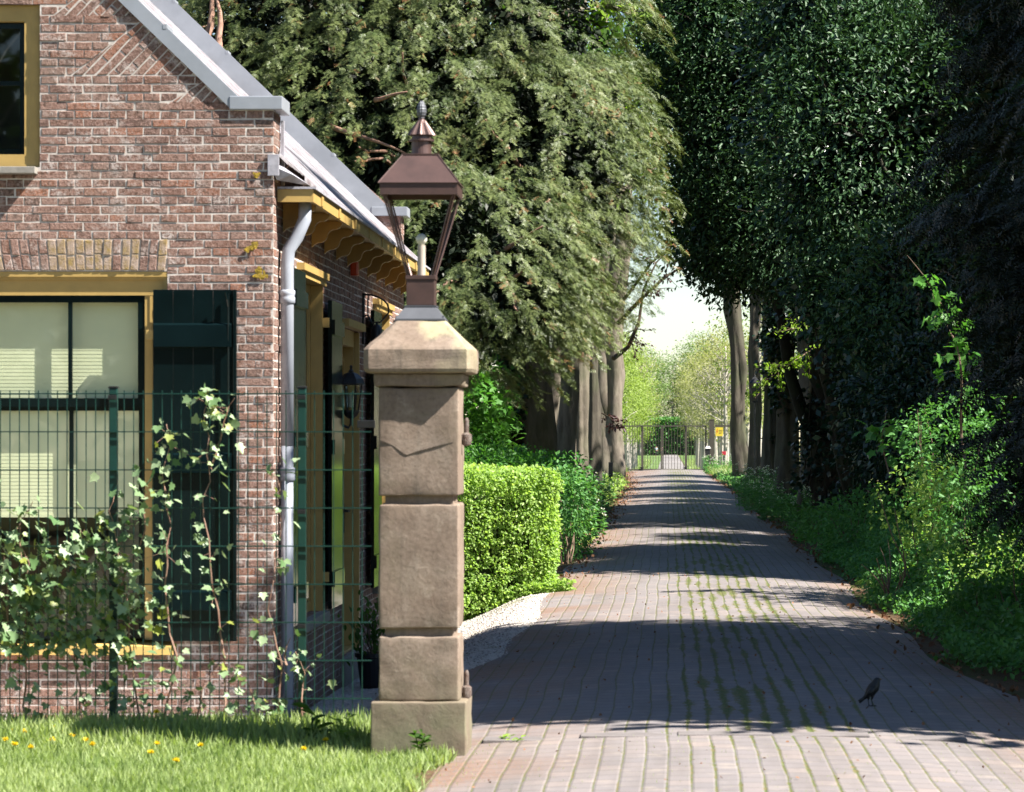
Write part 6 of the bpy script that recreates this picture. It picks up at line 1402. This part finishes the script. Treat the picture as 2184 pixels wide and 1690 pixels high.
# dark iron fence at the end of the track and the two walkers in front of it
f = empty('iron_fence', 'dark iron bar fence across the end of the far track', 'fence', (0, 590, -1.5)); a = MB(); bars(a, -8, 7, gz(0, 590), gz(0, 590)+2.9, .34, .035, 590); a.build('bars', M['black'], f); a = MB(); a.box((-8, 589.95, .9), (7, 590.05, 1.0)); a.build('rail', M['black'], f)
hb = empty('hedge', 'dark hedge behind the iron fence at the end of the far track', 'hedge', (0, 594, -1.5)); boxleaf('leaves', -12, 11, 592, 596, -1.6, 5.2, 26, .5, T_dia(.7), M['under'], hb, shellw=.8)
core = MB(); core.box((-11.5, 592.6, -1.6), (10.5, 596, 4.8)); core.build('dense_interior', M['ivy_d'], hb)
def person(label, x, y, shirt, h=1.72, stride=.12):
    z = gz(x, y); r = empty('person', label, 'person', (x, y, z), 'walkers on the far track')
    def skin(name, pts, edges, rads, mat, par):
        me = bpy.data.meshes.new(name); k = h/1.72; me.from_pydata([(p[0]*k, p[1]*k, p[2]*k) for p in pts], edges, []); me.materials.append(mat); o = bpy.data.objects.new(name, me); link(o, par)
        m = o.modifiers.new('skin', 'SKIN'); 
        for i, rr in enumerate(rads): me.skin_vertices[0].data[i].radius = (rr*k, rr*k)
        me.skin_vertices[0].data[0].use_root = True; o.modifiers.new('sub', 'SUBSURF').levels = 1; o.modifiers['sub'].render_levels = 2; m.use_smooth_shade = True; return o
    def mk(name, pts, edges, rads, mat):
        me = bpy.data.meshes.new(name); o = bpy.data.objects.new(name, me); k = h/1.72
        me.from_pydata([(p[0]*k, p[1]*k, p[2]*k) for p in pts], edges, []); me.materials.append(mat); link(o, r); mod = o.modifiers.new('skin', 'SKIN'); mod.use_smooth_shade = True
        if not me.skin_vertices: 
            bm_ = bmesh.new(); bm_.from_mesh(me); bm_.verts.layers.skin.verify(); bm_.to_mesh(me); bm_.free()
        for i, rr in enumerate(rads): me.skin_vertices[0].data[i].radius = (rr*k, rr*k)
        me.skin_vertices[0].data[0].use_root = True; sb = o.modifiers.new('sub', 'SUBSURF'); sb.levels = 1; sb.render_levels = 2; return o
    pts = [(0,0,.95),(0,0,1.2),(0,0,1.42),(0,.01,1.50),(0,-.01,1.60),(0,-.01,1.68), (.18,0,1.40),(.24,.02,1.14),(.22,-.06,.90),(.22,-.07,.80), (-.18,0,1.40),(-.24,.0,1.14),(-.23,-.02,.90),(-.23,-.03,.80), (.09,0,.88),(.10,-stride*.5,.50),(.10,stride*.4,.09),(.10,stride*.4-.14,.03), (-.09,0,.88),(-.10,stride*.3,.50),(-.10,-stride*.4,.09),(-.10,-stride*.4-.14,.03)]
    ed = [(0,1),(1,2),(2,3),(3,4),(4,5),(2,6),(6,7),(7,8),(8,9),(2,10),(10,11),(11,12),(12,13),(0,14),(14,15),(15,16),(16,17),(0,18),(18,19),(19,20),(20,21)]
    rd = [.13,.12,.12,.055,.085,.07, .055,.042,.03,.032, .055,.042,.03,.032, .085,.058,.042,.04, .085,.058,.042,.04]
    mk('body', pts, ed, rd, M['skin'])
    mk('shirt', [pts[i] for i in (0, 1, 2, 6, 7, 10, 11)], [(0,1),(1,2),(2,3),(3,4),(2,5),(5,6)], [.15,.14,.145,.07,.055,.07,.055], shirt)
    mk('trousers', [(0,0,.98)]+[pts[i] for i in (14, 15, 16, 18, 19, 20)], [(0,1),(1,2),(2,3),(0,4),(4,5),(5,6)], [.14,.10,.072,.06,.10,.072,.06], M['trousers'])
    a = MB(); a.lathe((x, y+.0, z+1.60*h/1.72), [(.075, 0), (.088, .04), (.08, .09), (.04, .125), (.005, .13)], 12); a.build('hair', M['hair'], r)
person('person in a pale blue shirt and dark trousers walking on the far track', XW(1399.5, 560), 560, M['shirt_blue'])
person('person in a dark red top beside the one in pale blue on the far track', XW(1411, 566), 566, M['shirt_red'], 1.68, .2)

# ================================================================== BLACKBIRD
Yq = 18.85; bx0 = XW(1860, Yq); bz0 = gz(bx0, Yq)+.009; s_ = Yq/F
def BP(px, py): return Vector(((px-VX)*s_, Yq, bz0+(1506.5-py)*s_*1.08))
a = MB(); a.cm = 0
spine = [BP(1833.5, 1497), BP(1840, 1493), BP(1846, 1489), BP(1851, 1484.5), BP(1857, 1478), BP(1863, 1470.5), BP(1867.5, 1463), BP(1870, 1457), BP(1871.2, 1453.5), BP(1871.8, 1450.5)]
rad = [.004, .009, .013, .021, .031, .034, .027, .020, .0185, .009]
a.tube(spine, rad, 14)
a.tube([BP(1846, 1488)+Vector((0, -.022, .0)), BP(1855, 1479)+Vector((0, -.030, 0)), BP(1865, 1467)+Vector((0, -.022, 0))], [.004, .018, .010], 8); a.tube([BP(1846, 1488)+Vector((0, .022, .0)), BP(1855, 1479)+Vector((0, .030, 0)), BP(1865, 1467)+Vector((0, .022, 0))], [.004, .018, .010], 8)
a.tube([BP(1832, 1498.5), BP(1843, 1491)], [.012, .010], 6)
for (fx_, fy_) in ((1853.5, -.014), (1861.5, .014)):
    hip = BP(fx_+1, 1484)+Vector((0, fy_, 0)); hock = BP(fx_-2.2, 1495)+Vector((0, fy_, 0)); ft = BP(fx_, 1505.8)+Vector((0, fy_, 0)); a.tube([hip, hip.lerp(hock, .6), hock], [.011, .006, .0028], 6); a.tube([hock, ft], .0022, 6)
    for dx, dy in ((.022, 0), (.017, .010), (.017, -.010), (-.014, 0)): a.tube([ft, ft+Vector((dx, dy, -.002))], .0016, 4)
bird = a.build('blackbird', [M['feather'], M['beak']], None, smooth=True, world_origin=(bx0, Yq, bz0)); tag(bird, 'blackbird standing alert on the shaded brick drive, facing right', 'bird')
a = MB(); a.tube([BP(1874, 1453.2), BP(1881, 1454.2)], [.006, .0012], 6); a.build('beak', M['beak'], bird)
a = MB()
for sy in (-1, 1): a.lathe(tuple(BP(1872.8, 1452.8)+Vector((0, sy*.0165, 0))), [(.001, -.0026), (.0026, 0), (.001, .0026)], 8)
a.build('eye', M['black'], bird)
